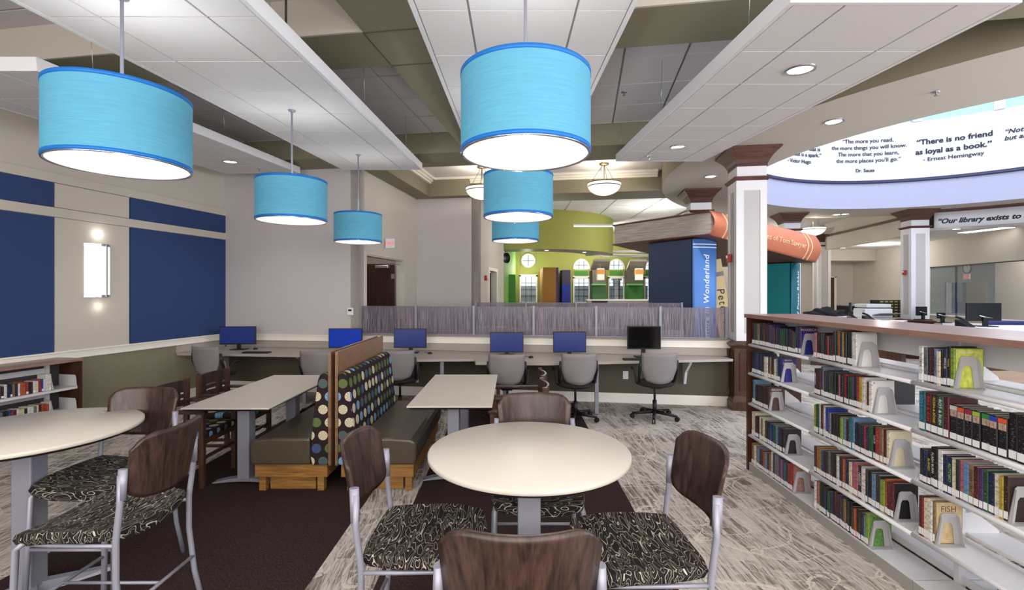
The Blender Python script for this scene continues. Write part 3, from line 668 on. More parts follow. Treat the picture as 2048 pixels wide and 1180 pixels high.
# resin screens with posts
posts = [721.5, 832.4, 948, 1067.6, 1192.5, 1320.5, 1452]
def on_b(u, b):    # point of line b=const seen at column u
    k = (u-U0)/F; x0, y0 = B(0, b); t = (k*y0-x0)/(ER[0]-k*ER[1]); return t
t = thing('privacy_screen', 'front row of reeded grey resin privacy screens on the half wall ledge', 'privacy screen')
for i in range(6):
    a0, a1 = on_b(posts[i], .1), on_b(posts[i+1], .1); me = MB(); w_ = a1-a0-.045
    o = part('screen_panel', MB().box(-w_/2, w_/2, -.006, .006, 0, .455), M['resin'], t); o.location = (*B((a0+a1)/2, .1), .995); o.rotation_euler = (0, 0, -TH)
for p_ in posts:
    a0 = on_b(p_, .1); part('post', bbox(MB(), a0-.017, a0+.017, .075, .125, .985, 1.465), M['silver'], t)
part('bottom_rail', bbox(MB(), on_b(721.5, .1), on_b(1452, .1), .08, .12, .985, .997), M['silver'], t)
t = thing('privacy_screen', 'rear row of reeded resin screens behind the front row', 'privacy screen')
p2 = [952, 1052, 1152.5, 1256.7, 1363.7]; bb2 = 1.65
for i in range(4):
    a0, a1 = on_b(p2[i], bb2), on_b(p2[i+1], bb2); w_ = a1-a0-.03
    o = part('screen_panel', MB().box(-w_/2, w_/2, -.006, .006, 0, .46), M['resin'], t); o.location = (*B((a0+a1)/2, bb2), 1.02); o.rotation_euler = (0, 0, -TH)
for p_ in p2:
    a0 = on_b(p_, bb2); part('post', bbox(MB(), a0-.015, a0+.015, bb2-.02, bb2+.02, .982, 1.49), M['silver'], t)
struct('wall_half_rear', bbox(MB(), on_b(950, bb2), on_b(1366, bb2), bb2-.08, bb2+.08, 0, .98), M['wall_gray'])

# ------------------------------------------------------------------ task chairs
def task_chair(label):
    t = thing('task_chair', label, 'office chair', (0, 0, 0), 0, 'task chairs along the counter')   # faces +Y
    def shell(i, j):
        x = (i-.5)*2; z = .50+.40*j; wd = .225*(.70+.30*min(1, j*2.2)) if j < .45 else .225+.01*(j-.45)
        return (x*wd, -.25-.03*j+.09*x*x*(.8), z+(.03*x*x if j < .05 else 0))
    part('back_shell', MB().grid(shell, 12, 8), M['shell'], t, solid=.014)
    for s in (-1, 1): part('back_support', MB().tube([(s*.235, -.19, .80), (s*.245, -.17, .68), (s*.24, -.1, .53), (s*.2, .02, .45)], .018, 8), M['black'], t)
    mb = MB().lathe([(.0, .50), (.2, .50), (.245, .485), (.25, .46), (.2, .44), (0, .435)], (0, .0), 24); part('seat', mb, mat('black_mesh_seat', (32, 27, 30), .8, bump=(300, .5)), t)
    for s in (-1, 1):
        part('armrest', MB().tube([(s*.22, -.05, .46), (s*.26, -.05, .5), (s*.265, -.02, .6), (s*.265, .04, .65), (s*.265, .16, .65)], .015, 8), M['black'], t)
    part('gas_lift', MB().tube([(0, 0, .06), (0, 0, .24)], .028, 12).tube([(0, 0, .24), (0, 0, .44)], .015, 10).box(-.07, .07, -.1, .1, .41, .44), M['black'], t)
    part('lever', MB().tube([(.05, 0, .42), (.2, .03, .42)], .006, 6), M['black'], t)
    for k in range(5):
        q = 2*PI*k/5+PI*.5+.3
        part('base_arm', MB().tube([(0, 0, .09), (.3*math.cos(q), .3*math.sin(q), .065)], [.026, .016], 8), M['black'], t)
        c, s = math.cos(q), math.sin(q)
        mb = MB()
        for o_ in (-.014, .014): mb.tube([(.3*c-s*(o_-.008), .3*s+c*(o_-.008), .03), (.3*c-s*(o_+.008), .3*s+c*(o_+.008), .03)], .03, 12)
        part('caster', mb, M['black'], t)
    return t
tc0 = task_chair('grey backed task chair at the black monitor nearest the column')
tc0.location = (1.91, 6.36, 0)
for x, y, rz, lb in ((.84, 6.30, .1, 'grey backed task chair at the monitor second from the column'), (-.06, 6.25, -.05, 'grey backed task chair behind the wooden armchairs at the middle monitor'),
                     (-1.56, 6.62, .05, 'grey backed task chair right of the wooden booth partition'), (-2.60, 6.55, 0, 'grey backed task chair partly behind the left end of the booth'),
                     (-4.38, 7.05, -.2, 'grey backed task chair in the left corner by the blue wall')):
    dup(tc0, (x, y, 0), rz, lb)

# ------------------------------------------------------------------ round tables
def round_table(x, y, r, label):
    t = thing('round_table', label, 'table', (x, y, 0))
    part('tabletop', MB().lathe([(0, .925), (r-.004, .925), (r, .921), (r, .905), (r-.004, .902)], seg=72).disc(r-.004, .902, seg=72, up=False), M['laminate'], t)
    part('table_edge', MB().lathe([(r-.003, .904), (r-.02, .888), (r-.06, .885), (.2, .885)], seg=72), M['edge_dark'], t)
    part('column_leg', MB().box(-.055, .055, -.05, .05, .05, .885), M['silver'], t, bevel=.006)
    mb = MB()
    for k in range(4):
        q = PI/4+PI/2*k; c, s = math.cos(q), math.sin(q)
        mb.hexa([(c*.0-s*.035, s*.0+c*.035, .004), (c*.0+s*.035, -c*.035, .004), (c*.36+s*.03, s*.36-c*.03, .004), (c*.36-s*.03, s*.36+c*.03, .004)], [(-s*.03, c*.03, .07), (s*.03, -c*.03, .07), (c*.35+s*.02, s*.35-c*.02, .022), (c*.35-s*.02, s*.35+c*.02, .022)])
    part('foot', mb, M['silver'], t); return t
round_table(.083, 2.33, .49, 'round cream laminate table in the centre foreground')
round_table(-2.70, 2.66, .51, 'round cream laminate table cut by the left edge')

# ------------------------------------------------------------------ bar stools
def stool(label):
    t = thing('bar_stool', label, 'stool', (0, 0, 0), 0, 'counter stools with walnut backs')   # faces +Y
    def top(i, j):
        x = (i-.5)*2; y = (j-.5)*2
        wx = .245-.02*(1-j)
        sx = x*wx*math.sqrt(1-.18*y*y*abs(y)); sy = y*.245*math.sqrt(1-.2*x*x*abs(x))+.01
        return (sx, sy, .640+.022*x*x-.02*max(0, y)**2)
    mb = MB(); n = 14
    mb.grid(top, n, n)
    # side skirt and bottom
    rim = [top(i/n, 0) for i in range(n)]+[top(1, j/n) for j in range(n)]+[top(1-i/n, 1) for i in range(n)]+[top(0, 1-j/n) for j in range(n)]
    m = len(rim); lo = []; mid = []
    for p in rim: mid.append((p[0]*1.03, (p[1]-.01)*1.03+.01, p[2]-.022)); lo.append((p[0]*.98, p[1]*.98, p[2]-.052))
    vs = rim+mid+lo; mb.add(vs, [(k, m+k, m+(k+1) % m, (k+1) % m) for k in range(m)]+[(m+k, 2*m+k, 2*m+(k+1) % m, m+(k+1) % m) for k in range(m)], True)
    mb.add(lo, [tuple(range(m))])
    part('seat', mb, M['squiggle'], t)
    def back(i, j):
        x = (i-.5)*2; z = .785+.282*j-.022*(1-x*x)*(1-j); w_ = .202+.022*min(1, j*1.25)
        k = max(0, (j-.78)/.22); x = x*(1-.10*k**3); kb = max(0, (.2-j)/.2); x = x*(1-.06*kb**2); zz = z-.05*k*max(0, (abs(x)-.62)/.38)**2.2+.03*kb*max(0, (abs(x)-.7)/.3)**2
        return (x*w_, -.315+.075*x*x-.05*j+.012, zz)
    part('backrest', MB().grid(back, 16, 14), M['walnut'], t, solid=.014)
    for s in (-1, 1):
        part('leg', MB().tube([(s*.232, -.235, .905), (s*.235, -.235, .78), (s*.232, -.215, .62), (s*.232, -.215, .45), (s*.238, -.24, .22), (s*.25, -.285, .008)], [.013, .013, .0135, .0135, .013, .0125], 12), M['silver'], t)
        part('post_sleeve', MB().tube([(s*.228, -.243, .93), (s*.231, -.238, .80)], .019, 12, ry=.0145), M['silver'], t)
        part('leg', MB().tube([(s*.215, .185, .615), (s*.225, .225, .58), (s*.232, .232, .3), (s*.24, .245, .008)], .0135, 12), M['silver'], t)
        part('seat_rail', MB().tube([(s*.232, -.215, .60), (s*.21, -.05, .588), (s*.205, .1, .588), (s*.215, .19, .6)], .009, 8), M['silver'], t)
    part('stretcher', MB().tube([(-.236, -.236, .30), (.236, -.236, .30)], .009, 8), M['silver'], t)
    part('stretcher', MB().tube([(-.232, .232, .30), (.232, .232, .30)], .009, 8), M['silver'], t)
    part('cross_bar', MB().tube([(0, -.236, .30), (0, .232, .30)], .0075, 8), M['silver'], t)
    return t
st0 = stool('counter stool in the near foreground seen from behind its dark walnut back')
st0.location = (.022, 1.335+.243, 0)
for x, y, rz, lb in ((-.617+.243, 2.085, -PI/2, 'counter stool left of the central round table, patterned seat'), (.76-.243, 1.995, PI/2+.05, 'counter stool right of the central round table, patterned seat'),
                     (.135, 2.62, PI, 'counter stool on the far side of the central round table'), (-1.68-.243, 2.28, PI/2, 'counter stool in the left foreground with its back to the booth'),
                     (-2.385, 2.80, PI, 'counter stool on the far side of the left round table')):
    dup(st0, (x, y, 0), rz, lb)

# ------------------------------------------------------------------ rectangular tables
def rect_table(x0, x1, y0, y1, label):
    t = thing('rectangular_table', label, 'table', ((x0+x1)/2, (y0+y1)/2, 0)); a, b = (x1-x0)/2, (y1-y0)/2
    part('tabletop', MB().box(-a, a, -b, b, .726, .74), M['laminate'], t, bevel=.003)
    mb = MB().hexa([(-a+.03, -b+.03, .706), (a-.03, -b+.03, .706), (a-.03, b-.03, .706), (-a+.03, b-.03, .706)], [(-a+.002, -b+.002, .726), (a-.002, -b+.002, .726), (a-.002, b-.002, .726), (-a+.002, b-.002, .726)]); part('table_edge', mb, M['edge_dark'], t)
    for s in (-1, 1):
        yc = s*(b-.32)
        leg = part('leg', MB().box(-.052, .052, yc-.055, yc+.055, .045, .66), M['silver'], t, bevel=.006)
        mb = MB().hexa([(-.055, yc-.05, .655), (.055, yc-.05, .655), (.055, yc+.05, .655), (-.055, yc+.05, .655)], [(-.13, yc-.05, .706), (.13, yc-.05, .706), (.13, yc+.05, .706), (-.13, yc+.05, .706)]); part('top_bracket', mb, M['silver'], leg)
        def ft(q): xx = -.28+.56*q; return xx
        vs = []; n = 12; mb = MB()
        mb.extr([(ft(k/n), yc-.04, .012+.045*math.sin(PI*k/n)) for k in range(n+1)]+[(ft(1-k/n), yc-.04, .004+.02*math.sin(PI*(1-k/n))*(1 if 0 < k < n else 0)) for k in range(n+1)], (0, .08, 0)); part('foot', mb, M['silver'], leg)
    return t
rect_table(-.88, -.165, 3.957, 5.46, 'rectangular cream table right of the booth')
rect_table(-2.72, -1.995, 3.897, 5.43, 'rectangular cream table left of the booth')

# ------------------------------------------------------------------ booth benches
def booth(x, s, label):    # x = partition plane, s = -1 bench extends left, +1 right
    t = thing('booth_bench', label, 'bench', (x, 3.98, 0)); Ln = 1.40
    def bx(mb, xa, xb, y0, y1, z0, z1): return mb.box(min(s*xa, s*xb), max(s*xa, s*xb), y0, y1, z0, z1)
    part('partition', bx(MB(), -.012, .012, 0, Ln, .235, 1.19), M['panel_wood'], t, bevel=.002)
    mb = bx(MB(), .03, .64, .03, Ln-.03, .13, .238); part('seat_base', mb, M['maple'], t)
    mb = bx(MB(), .15, .54, .09, Ln-.09, .006, .13); part('plinth', mb, M['maple'], t)
    for y0 in (.06, Ln-.12):
        for xa in (.07, .565): part('foot', bx(MB(), xa, xa+.055, y0, y0+.06, .004, .13), M['maple'], t)
    n = 10
    prof = [(.165, .24), (.655, .24), (.668, .30), (.668, .40), (.655, .435), (.62, .452), (.45, .462), (.3, .462), (.165, .462)]
    mb = MB().extr([(s*a, .0, z) for a, z in (prof if s > 0 else prof)], (0, Ln, 0)); part('seat_cushion', mb, M['vinyl'], t, bevel=.018)
    prof = [(.013, .24), (.145, .24), (.16, .30), (.155, .47), (.125, .75), (.10, .95), (.085, .99), (.06, 1.012), (.03, 1.015), (.013, 1.0)]
    pts_ = [(s*a, .0, z) for a, z in prof]
    mb = MB().extr(pts_, (0, Ln, 0)); m_ = mb.mesh('back_cushion'); m_.materials.append(M['dots']); m_.materials.append(M['dots_end']); m_.polygons[0].material_index = 1; m_.polygons[1].material_index = 1
    o = link('back_cushion', m_, None, t, bevel=.01)
    return t
booth(-1.53, -1, 'booth bench facing left with dotted back and brown vinyl seat')
booth(-1.472, 1, 'booth bench facing right with dotted back and brown vinyl seat')

# ------------------------------------------------------------------ wooden armchairs
def armchair(label):
    t = thing('wooden_armchair', label, 'chair', (0, 0, 0), 0, 'wooden armchairs with dotted seats')  # faces +Y
    part('seat', MB().box(-.23, .23, -.21, .24, .42, .475), M['dots_seat'], t, bevel=.02)
    part('seat_frame', MB().box(-.225, .225, -.21, .22, .37, .42), M['oak_brown'], t)
    # curved slotted back
    n = 12
    def pt(i, z): x = -.225+.45*i/n; return (x, -.24-.06*(1-(2*i/n-1)**2), z)
    for z0, z1 in ((.61, .665), (.685, .72), (.74, .85)):
        mb = MB()
        for k in range(n): 
            a, b = pt(k, z0), pt(k+1, z0)
            mb.hexa([(a[0], a[1], z0), (b[0], b[1], z0), (b[0], b[1]+.018, z0), (a[0], a[1]+.018, z0)], [(a[0], a[1], z1), (b[0], b[1], z1), (b[0], b[1]+.018, z1), (a[0], a[1]+.018, z1)])
        part('back_slat', mb, M['walnut'], t)
    for i0 in (0, 2.4, 9.6, 12):
        if i0 in (0, 12): continue
        a = pt(i0, 0); part('back_slat', MB().box(a[0]-.035, a[0]+.035, a[1]+.002, a[1]+.018, .61, .85), M['walnut'], t)
    for s in (-1, 1):
        part('leg', MB().hexa([(s*.235-.018, -.27, .004), (s*.235+.018, -.27, .004), (s*.235+.018, -.23, .004), (s*.235-.018, -.23, .004)], [(s*.235-.018, -.265, .86), (s*.235+.018, -.265, .86), (s*.235+.018, -.225, .86), (s*.235-.018, -.225, .86)]), M['oak_brown'], t)
        part('leg', MB().box(s*.235-.018, s*.235+.018, .19, .23, .004, .64), M['oak_brown'], t)
        part('armrest', MB().box(s*.24-.028, s*.24+.028, -.23, .25, .64, .668), M['walnut'], t, bevel=.008)
        part('stretcher', MB().box(s*.235-.01, s*.235+.01, -.23, .19, .2, .225), M['oak_brown'], t)
    part('stretcher', MB().box(-.22, .22, .2, .22, .24, .265), M['oak_brown'], t)
    return t
ac0 = armchair('wooden armchair nearer the camera, left of the left rectangular table')
ac0.location = (-2.88, 4.33, 0); ac0.rotation_euler = (0, 0, -PI/2)
for x, y, rz, lb in ((-2.88, 4.98, -PI/2, 'wooden armchair farther along the left side of the left rectangular table'), (.06, 4.95, PI/2, 'wooden armchair farther along the right side of the right rectangular table'), (.04, 4.36, PI/2, 'wooden armchair nearer the camera, right of the right rectangular table')):
    dup(ac0, (x, y, 0), rz, lb)

# ------------------------------------------------------------------ bookcases
DARK = .82
PAL = {'black': (26, 25, 30), 'charcoal': (52, 50, 56), 'navy blue': (28, 36, 78), 'dark brown': (58, 38, 32), 'maroon': (92, 26, 36), 'white': (214, 210, 206), 'cream': (208, 196, 168),
       'royal blue': (36, 66, 160), 'red': (178, 40, 46), 'teal': (30, 112, 120), 'forest green': (34, 88, 56), 'yellow': (206, 178, 60), 'orange': (200, 92, 40), 'purple': (84, 54, 122),
       'pink': (206, 120, 136), 'sky blue': (120, 160, 196), 'lime green': (150, 176, 60), 'tan': (160, 128, 88), 'grey': (134, 132, 138)}
ACC = {'black': (150, 140, 130), 'charcoal': (170, 160, 90), 'navy blue': (150, 160, 190), 'dark brown': (180, 150, 100), 'maroon': (200, 160, 120), 'white': (60, 60, 80), 'cream': (120, 60, 50),
       'royal blue': (190, 200, 220), 'red': (230, 210, 190), 'teal': (200, 220, 220), 'forest green': (200, 200, 150), 'yellow': (90, 60, 30), 'orange': (250, 230, 200), 'purple': (210, 180, 80),
       'pink': (120, 40, 70), 'sky blue': (40, 60, 120), 'lime green': (40, 80, 40), 'tan': (70, 40, 30), 'grey': (40, 40, 50)}
for k_ in PAL:
    if k_ not in ('white', 'cream'): PAL[k_] = tuple(int(q*DARK) for q in PAL[k_])
def bookmat(c):
    nb = NB('book_cover_'+c.replace(' ', '_'), .42, spec=.45)
    oi = nb.n.nodes.new('ShaderNodeObjectInfo'); xyz = nb.sep(nb.tc.outputs['Object'])
    z = nb.math('ADD', nb.math('MULTIPLY', xyz[2], 22), nb.math('MULTIPLY', oi.outputs['Random'], 37.0))
    f = nb.noise(nb.comb(nb.math('MULTIPLY', xyz[0], 2.2), nb.math('MULTIPLY', xyz[1], 1.5), nb.math('MULTIPLY', z, .9)), 1.4, 3, .6)
    sp_ = nb.math('LESS_THAN', xyz[1], .04); mid = nb.math('MULTIPLY', sp_, nb.math('MULTIPLY', nb.math('GREATER_THAN', xyz[0], .2), nb.math('LESS_THAN', xyz[0], .8)))
    band = nb.math('MULTIPLY', nb.math('GREATER_THAN', f, .6), nb.math('MULTIPLY', mid, .6))
    col = nb.mix(band, lin(PAL[c]), lin(ACC[c]))
    f2 = nb.noise(nb.comb(xyz[0], xyz[1], z), .8, 1); dk = nb.math('MULTIPLY', nb.math('MULTIPLY', nb.math('GREATER_THAN', f2, .56), .35), sp_)
    return nb.out(nb.mix(dk, col, lin((20, 20, 26))))
def unit_book(c):
    e, s = .07, .02
    mb = MB()
    mb.extr([(.0, .03, 0), (.12, 0, 0), (.88, 0, 0), (1, .03, 0), (1, 1, 0), (1-e, 1, 0), (1-e, .05, 0), (e, .05, 0), (e, 1, 0), (0, 1, 0)], (0, 0, 1))
    me = mb.mesh('book'); me.materials.append(bookmat(c)); return me
UB = {c: unit_book(c) for c in PAL}
pg = MB().box(.07, .93, .05, .97, .02, .985).mesh('pages'); pg.materials.append(M['pages'])
sk = MB().box(.08, .92, -.012, .005, .05, .22).mesh('spine_sticker'); sk.materials.append(M['sticker'])
LASTBK = [None]
ORD = ['first', 'second', 'third', 'fourth', 'fifth', 'sixth', 'seventh', 'eighth', 'ninth', 'tenth', 'eleventh', 'twelfth', 'thirteenth', 'fourteenth', 'fifteenth', 'sixteenth', 'seventeenth', 'eighteenth', 'nineteenth', 'twentieth',
       'twenty-first', 'twenty-second', 'twenty-third', 'twenty-fourth', 'twenty-fifth', 'twenty-sixth', 'twenty-seventh', 'twenty-eighth', 'twenty-ninth', 'thirtieth', 'thirty-first', 'thirty-second', 'thirty-third', 'thirty-fourth', 'thirty-fifth', 'thirty-sixth', 'thirty-seventh', 'thirty-eighth', 'thirty-ninth', 'fortieth']
DARKW = ['black']*7+['charcoal']*4+['navy blue']*4+['dark brown']*3+['maroon']*2+['white']*2+['royal blue', 'red', 'teal', 'forest green', 'cream', 'yellow', 'orange', 'purple', 'pink', 'sky blue', 'grey', 'tan']
def add_book(col, loc, rz, th, dp, h, label, group, lettering=None, sticker=True, cover=None):
    o = bpy.data.objects.new('book', UB[col]); C.objects.link(o); o.location = loc; o.rotation_euler = (0, 0, rz); o.scale = (th, dp, h)
    tag(o, label, 'book', group)
    p = bpy.data.objects.new('pages', pg); C.objects.link(p); p.parent = o
    if sticker: q = bpy.data.objects.new('spine_sticker', sk); C.objects.link(q); q.parent = o
    if lettering:      # (text, colour material, size fraction of height)
        txt, mm = lettering; vs, fs = text2d(txt, 1.0); xs = [v[0] for v in vs]; ys = [v[1] for v in vs]; ln = max(xs)-min(xs); hh = max(ys)-min(ys)
        s = min(.62*h/ln, .62*th/hh); cx = (max(xs)+min(xs))/2; cy = (max(ys)+min(ys))/2
        # spine lettering reads top to bottom
        me = MB().add([(.5+(y-cy)*s/th, -.008, .60-(x-cx)*s/h) for x, y in vs], fs); part('spine_lettering', me, mm, o)
    LASTBK[0] = o
    if cover:          # cover print: on the face towards +x (towards the camera)
        mm, items, lm = cover
        if mm: part('cover_print', MB().box(1.0, 1.012, .06, .98, .02, .98), mm, o)
        me = MB()
        for txt, size, yy, zz in items:
            vs, fs = text2d(txt, size); me.add([(1.02, yy+x/dp, zz+y/h) for x, y in vs], fs)
        if items: part('cover_lettering', me, lm, o)
    return o
def bookend(loc, rz, label, parent=None):
    t = thing('bookend', label, 'bookend', loc, rz, 'grey steel bookends on the bookcase')   # plate faces local +x, width along y
    pts = [(0, 0, 0), (0, .03, 0), (0, .045, .10), (0, .055, .115), (0, .085, .115), (0, .095, .10), (0, .105, 0), (0, .135, 0), (0, .115, .155), (0, .105, .165), (0, .045, .165), (0, .033, .155)]
    part('plate', MB().extr(pts, (.003, 0, 0)), M['steel_dark'], t)
    part('flange', MB().extr([(0, .135, 0), (0, .115, .155), (.018, .117, .15), (.03, .136, 0)], (0, .002, 0)), M['steel_dark'], t)
    part('flange', MB().extr([(0, 0, 0), (0, .033, .155), (.012, .03, .15), (.02, 0, 0)], (0, .002, 0)), M['steel_dark'], t)
    part('base', MB().box(0, .04, 0, .135, 0, .002), M['steel_dark'], t)
WH = mat('white_print', (225, 225, 225), .6); YL = mat('yellow_print', (220, 190, 60), .6); GN = mat('green_print', (140, 200, 90), .6); BL = mat('blue_print', (90, 150, 220), .6); RD = mat('red_print', (200, 50, 50), .6); DKI = mat('dark_print', (30, 26, 30), .6)

XF = 2.25
LV = [1.20, .93, .643, .345, .077]
LVN = ['top shelf', 'second shelf', 'middle shelf', 'fourth shelf', 'bottom shelf']
bc = thing('bookcase', 'long double-sided grey steel bookcase with wooden top on the right', 'bookcase', (0, 0, 0))
part('top_board', MB().box(XF-.03, XF+.52, .75, 4.545, 1.447, 1.482), M['shelf_top'], bc, bevel=.002)
part('end_panel', MB().box(XF-.01, XF+.50, 4.515, 4.54, 0, 1.447), M['shelf_side'], bc)
secs = [(4.51, 3.588), (3.588, 2.668), (2.668, 1.75), (1.75, .83)]
for si, (ya, yb) in enumerate(secs):
    for li, z in enumerate(LV):
        for side in (0, 1):
            x0, x1 = (XF, XF+.225) if side == 0 else (XF+.275, XF+.50)
            s = part('shelf', MB().box(x0, x1, yb+.004, ya-.004, z-.004, z), M['steel'], bc)
            xl = x0 if side == 0 else x1
            if li < 4:
                part('shelf_lip', MB().tube([(xl, yb+.004, z-.012), (xl, ya-.004, z-.012)], .0125, 10), M['steel'], s)
                part('back_stop', MB().box(*((x1-.012, x1) if side == 0 else (x0, x0+.012)), yb+.004, ya-.004, z, z+.012), M['steel'], s)
                for yy in (yb+.006, ya-.009):
                    sg = 1 if side == 0 else -1
                    br_ = MB().extr([(xl+sg*.01, yy, z-.015), (xl+sg*.225, yy, z-.03), (xl+sg*.225, yy, z+.11), (xl+sg*.16, yy, z+.12), (xl+sg*.03, yy, z+.02)], (0, .003, 0))
                    part('shelf_bracket', br_, M['steel'], s)
            else:
                part('kick_plate', MB().box(*((x0, x0+.01) if side == 0 else (x1-.01, x1)), yb+.002, ya-.002, 0, z-.004),  mat('kick_grey', (158, 154, 148), .5), s)
    part('upright', MB().box(XF+.23, XF+.27, ya-.03, ya-.0, 0, 1.44), M['steel'], bc)
    part('back_strip', MB().box(XF+.246, XF+.254, yb+.005, ya-.03, 1.30, 1.445), M['steel'], bc)
    part('back_strip', MB().box(XF+.246, XF+.254, yb+.005, ya-.03, .077, .12), M['steel'], bc)
SN = ['far bay', 'middle bay', 'near bay']
ends = [[3.73, 4.01, 4.20, 3.95, 3.84], [3.12, 2.985, 2.857, 2.82, 3.02], [2.437, 1.80, 2.17, 2.545, None]]
PRE = {
 (0, 1): ['navy blue', 'charcoal', 'royal blue', 'black', 'navy blue', 'charcoal', 'cream', 'white', 'dark brown', 'tan', 'charcoal', 'cream', 'sky blue', 'navy blue'],
 (0, 2): ['forest green', 'sky blue', 'black', 'black', 'dark brown', 'black', 'maroon', 'dark brown', 'dark brown'],
 (0, 3): ['white', 'cream', 'maroon', 'black', 'white', 'tan', 'cream', 'charcoal', 'black', 'royal blue', 'navy blue', 'forest green', 'sky blue', 'navy blue', 'black', 'charcoal'],
 (0, 4): ['tan', 'cream', 'grey', 'sky blue', 'dark brown', 'maroon', 'orange', 'sky blue', 'charcoal', 'tan', 'white', 'charcoal', 'grey', 'grey', 'purple', 'pink', 'purple', 'teal', 'charcoal', 'red', 'red'],
 (1, 0): ['pink', 'dark brown', 'black', 'black', 'charcoal', 'black', 'black', 'red', 'black', 'maroon', 'black', 'forest green', 'orange', 'navy blue', 'yellow', 'black', 'charcoal', 'black', 'white', 'white'],
 (1, 1): ['maroon', 'dark brown', 'maroon', 'royal blue', 'grey', 'charcoal', 'navy blue', 'dark brown', 'forest green', 'black', 'black', 'pink', 'black', 'red', 'black', 'forest green', 'purple', 'black', 'red', 'yellow', 'white', 'cream', 'maroon', 'white'],
 (1, 2): ['yellow', 'forest green', 'white', 'maroon', 'white', 'royal blue', 'grey', 'black', 'charcoal', 'black', 'dark brown', 'lime green', 'sky blue', 'maroon', 'teal', 'sky blue', 'navy blue', 'black', 'navy blue', 'red', 'navy blue', 'forest green', 'black', 'red', 'tan', 'maroon', 'cream'],
 (1, 3): ['dark brown', 'orange', 'lime green', 'purple', 'black', 'charcoal', 'grey', 'dark brown', 'black', 'white', 'dark brown', 'orange', 'navy blue', 'cream', 'pink', 'pink', 'dark brown', 'white', 'charcoal', 'black', 'sky blue', 'charcoal', 'lime green', 'orange', 'maroon', 'maroon'],
 (1, 4): ['white', 'pink', 'yellow', 'black', 'black', 'navy blue', 'charcoal', 'forest green', 'purple', 'black', 'maroon', 'dark brown', 'purple', 'charcoal', 'tan', 'black', 'charcoal', 'black', 'charcoal', 'orange', 'black', 'charcoal', 'charcoal', 'sky blue', 'lime green'],
 (2, 0): ['white', 'grey', 'charcoal', 'maroon', 'sky blue', 'cream', 'dark brown', 'navy blue', 'black', 'lime green'],
 (2, 1): ['teal', 'maroon', 'dark brown', 'forest green', 'maroon', 'black', 'black', 'black', 'black', 'black', 'black', 'black', 'black', 'black', 'charcoal', 'pink', 'black', 'cream', 'maroon', 'charcoal', 'navy blue', 'grey'],
 (2, 2): ['charcoal', 'navy blue', 'black', 'black', 'black', 'white', 'navy blue', 'navy blue', 'cream', 'charcoal', 'pink', 'sky blue', 'tan', 'maroon', 'purple', 'forest green', 'navy blue', 'cream', 'yellow', 'dark brown'],
 (2, 3): ['maroon', 'red', 'cream', 'cream', 'white', 'tan'],
}
TXT = {(2, 0, 0): ('CHAM', DKI), (2, 0, 1): ('LEGEN', DKI), (2, 0, 4): ('INEXCUSABLE', DKI), (2, 0, 7): ('IMPULSE', WH), (2, 0, 8): ('YOURS', YL),
       (2, 1, 0): ('DUST & DECAY', BL), (2, 1, 1): ('FIRE & ASH', RD), (2, 1, 2): ('FLESH & BONE', YL), (2, 1, 3): ('ROT & RUIN', WH), (2, 2, 3): ('FLASH BURN', WH), (2, 2, 2): ('BURNED', YL), (2, 2, 11): ('WINTER', BL), (2, 2, 12): ('EVERY DAY', DKI),
       (2, 2, 7): ('AUTOBIO', GN), (1, 1, 0): ('HEROES', WH), (1, 3, 16): ('NIGHT', WH), (1, 2, 22): ('LOCK', WH)}
gm = mat('green_landscape_print', (92, 132, 66), .5, noise=(9, .4)); lm_ = mat('lime_swirl_print', (196, 206, 90), .45, noise=(7, .25)); pu = mat('violet_cover_print', (44, 40, 116), .4, noise=(8, .5)); sp_m = mat('sepia_cover_print', (84, 60, 56), .5, noise=(8, .4))
fishm = mat('sand_cover_print', (196, 172, 128), .5, noise=(6, .2))
COV = {(0, 0): (pu, [('WARRIORS', .028, .5, .86)], YL), (0, 1): (pu, [('BRIAN', .022, .5, .86), ('JACQUES', .022, .5, .74)], YL), (0, 2): (sp_m, [('BRIAN', .03, .5, .84), ('JACQUES', .026, .5, .7)], WH),
       (2, 0): (lm_, [('DEBORAH LYTTON', .012, .5, .88), ('Jane', .03, .5, .66)], WH), (1, 4): (gm, [('A Summer', .02, .5, .84), ('to Die', .02, .5, .72)], DKI), (2, 3): (fishm, [('FISH', .045, .5, .76)], mat('brown_print', (96, 70, 44), .5)),
       (1, 1): (None, [('A', .02, .1, .9)], DKI), (1, 3): (mat('black_cover_print', (22, 20, 22), .5, noise=(9, .3)), [], None), (0, 4): (mat('sepia_rose_print', (150, 110, 100), .5, noise=(8, .3)), [], None)}
count = 0
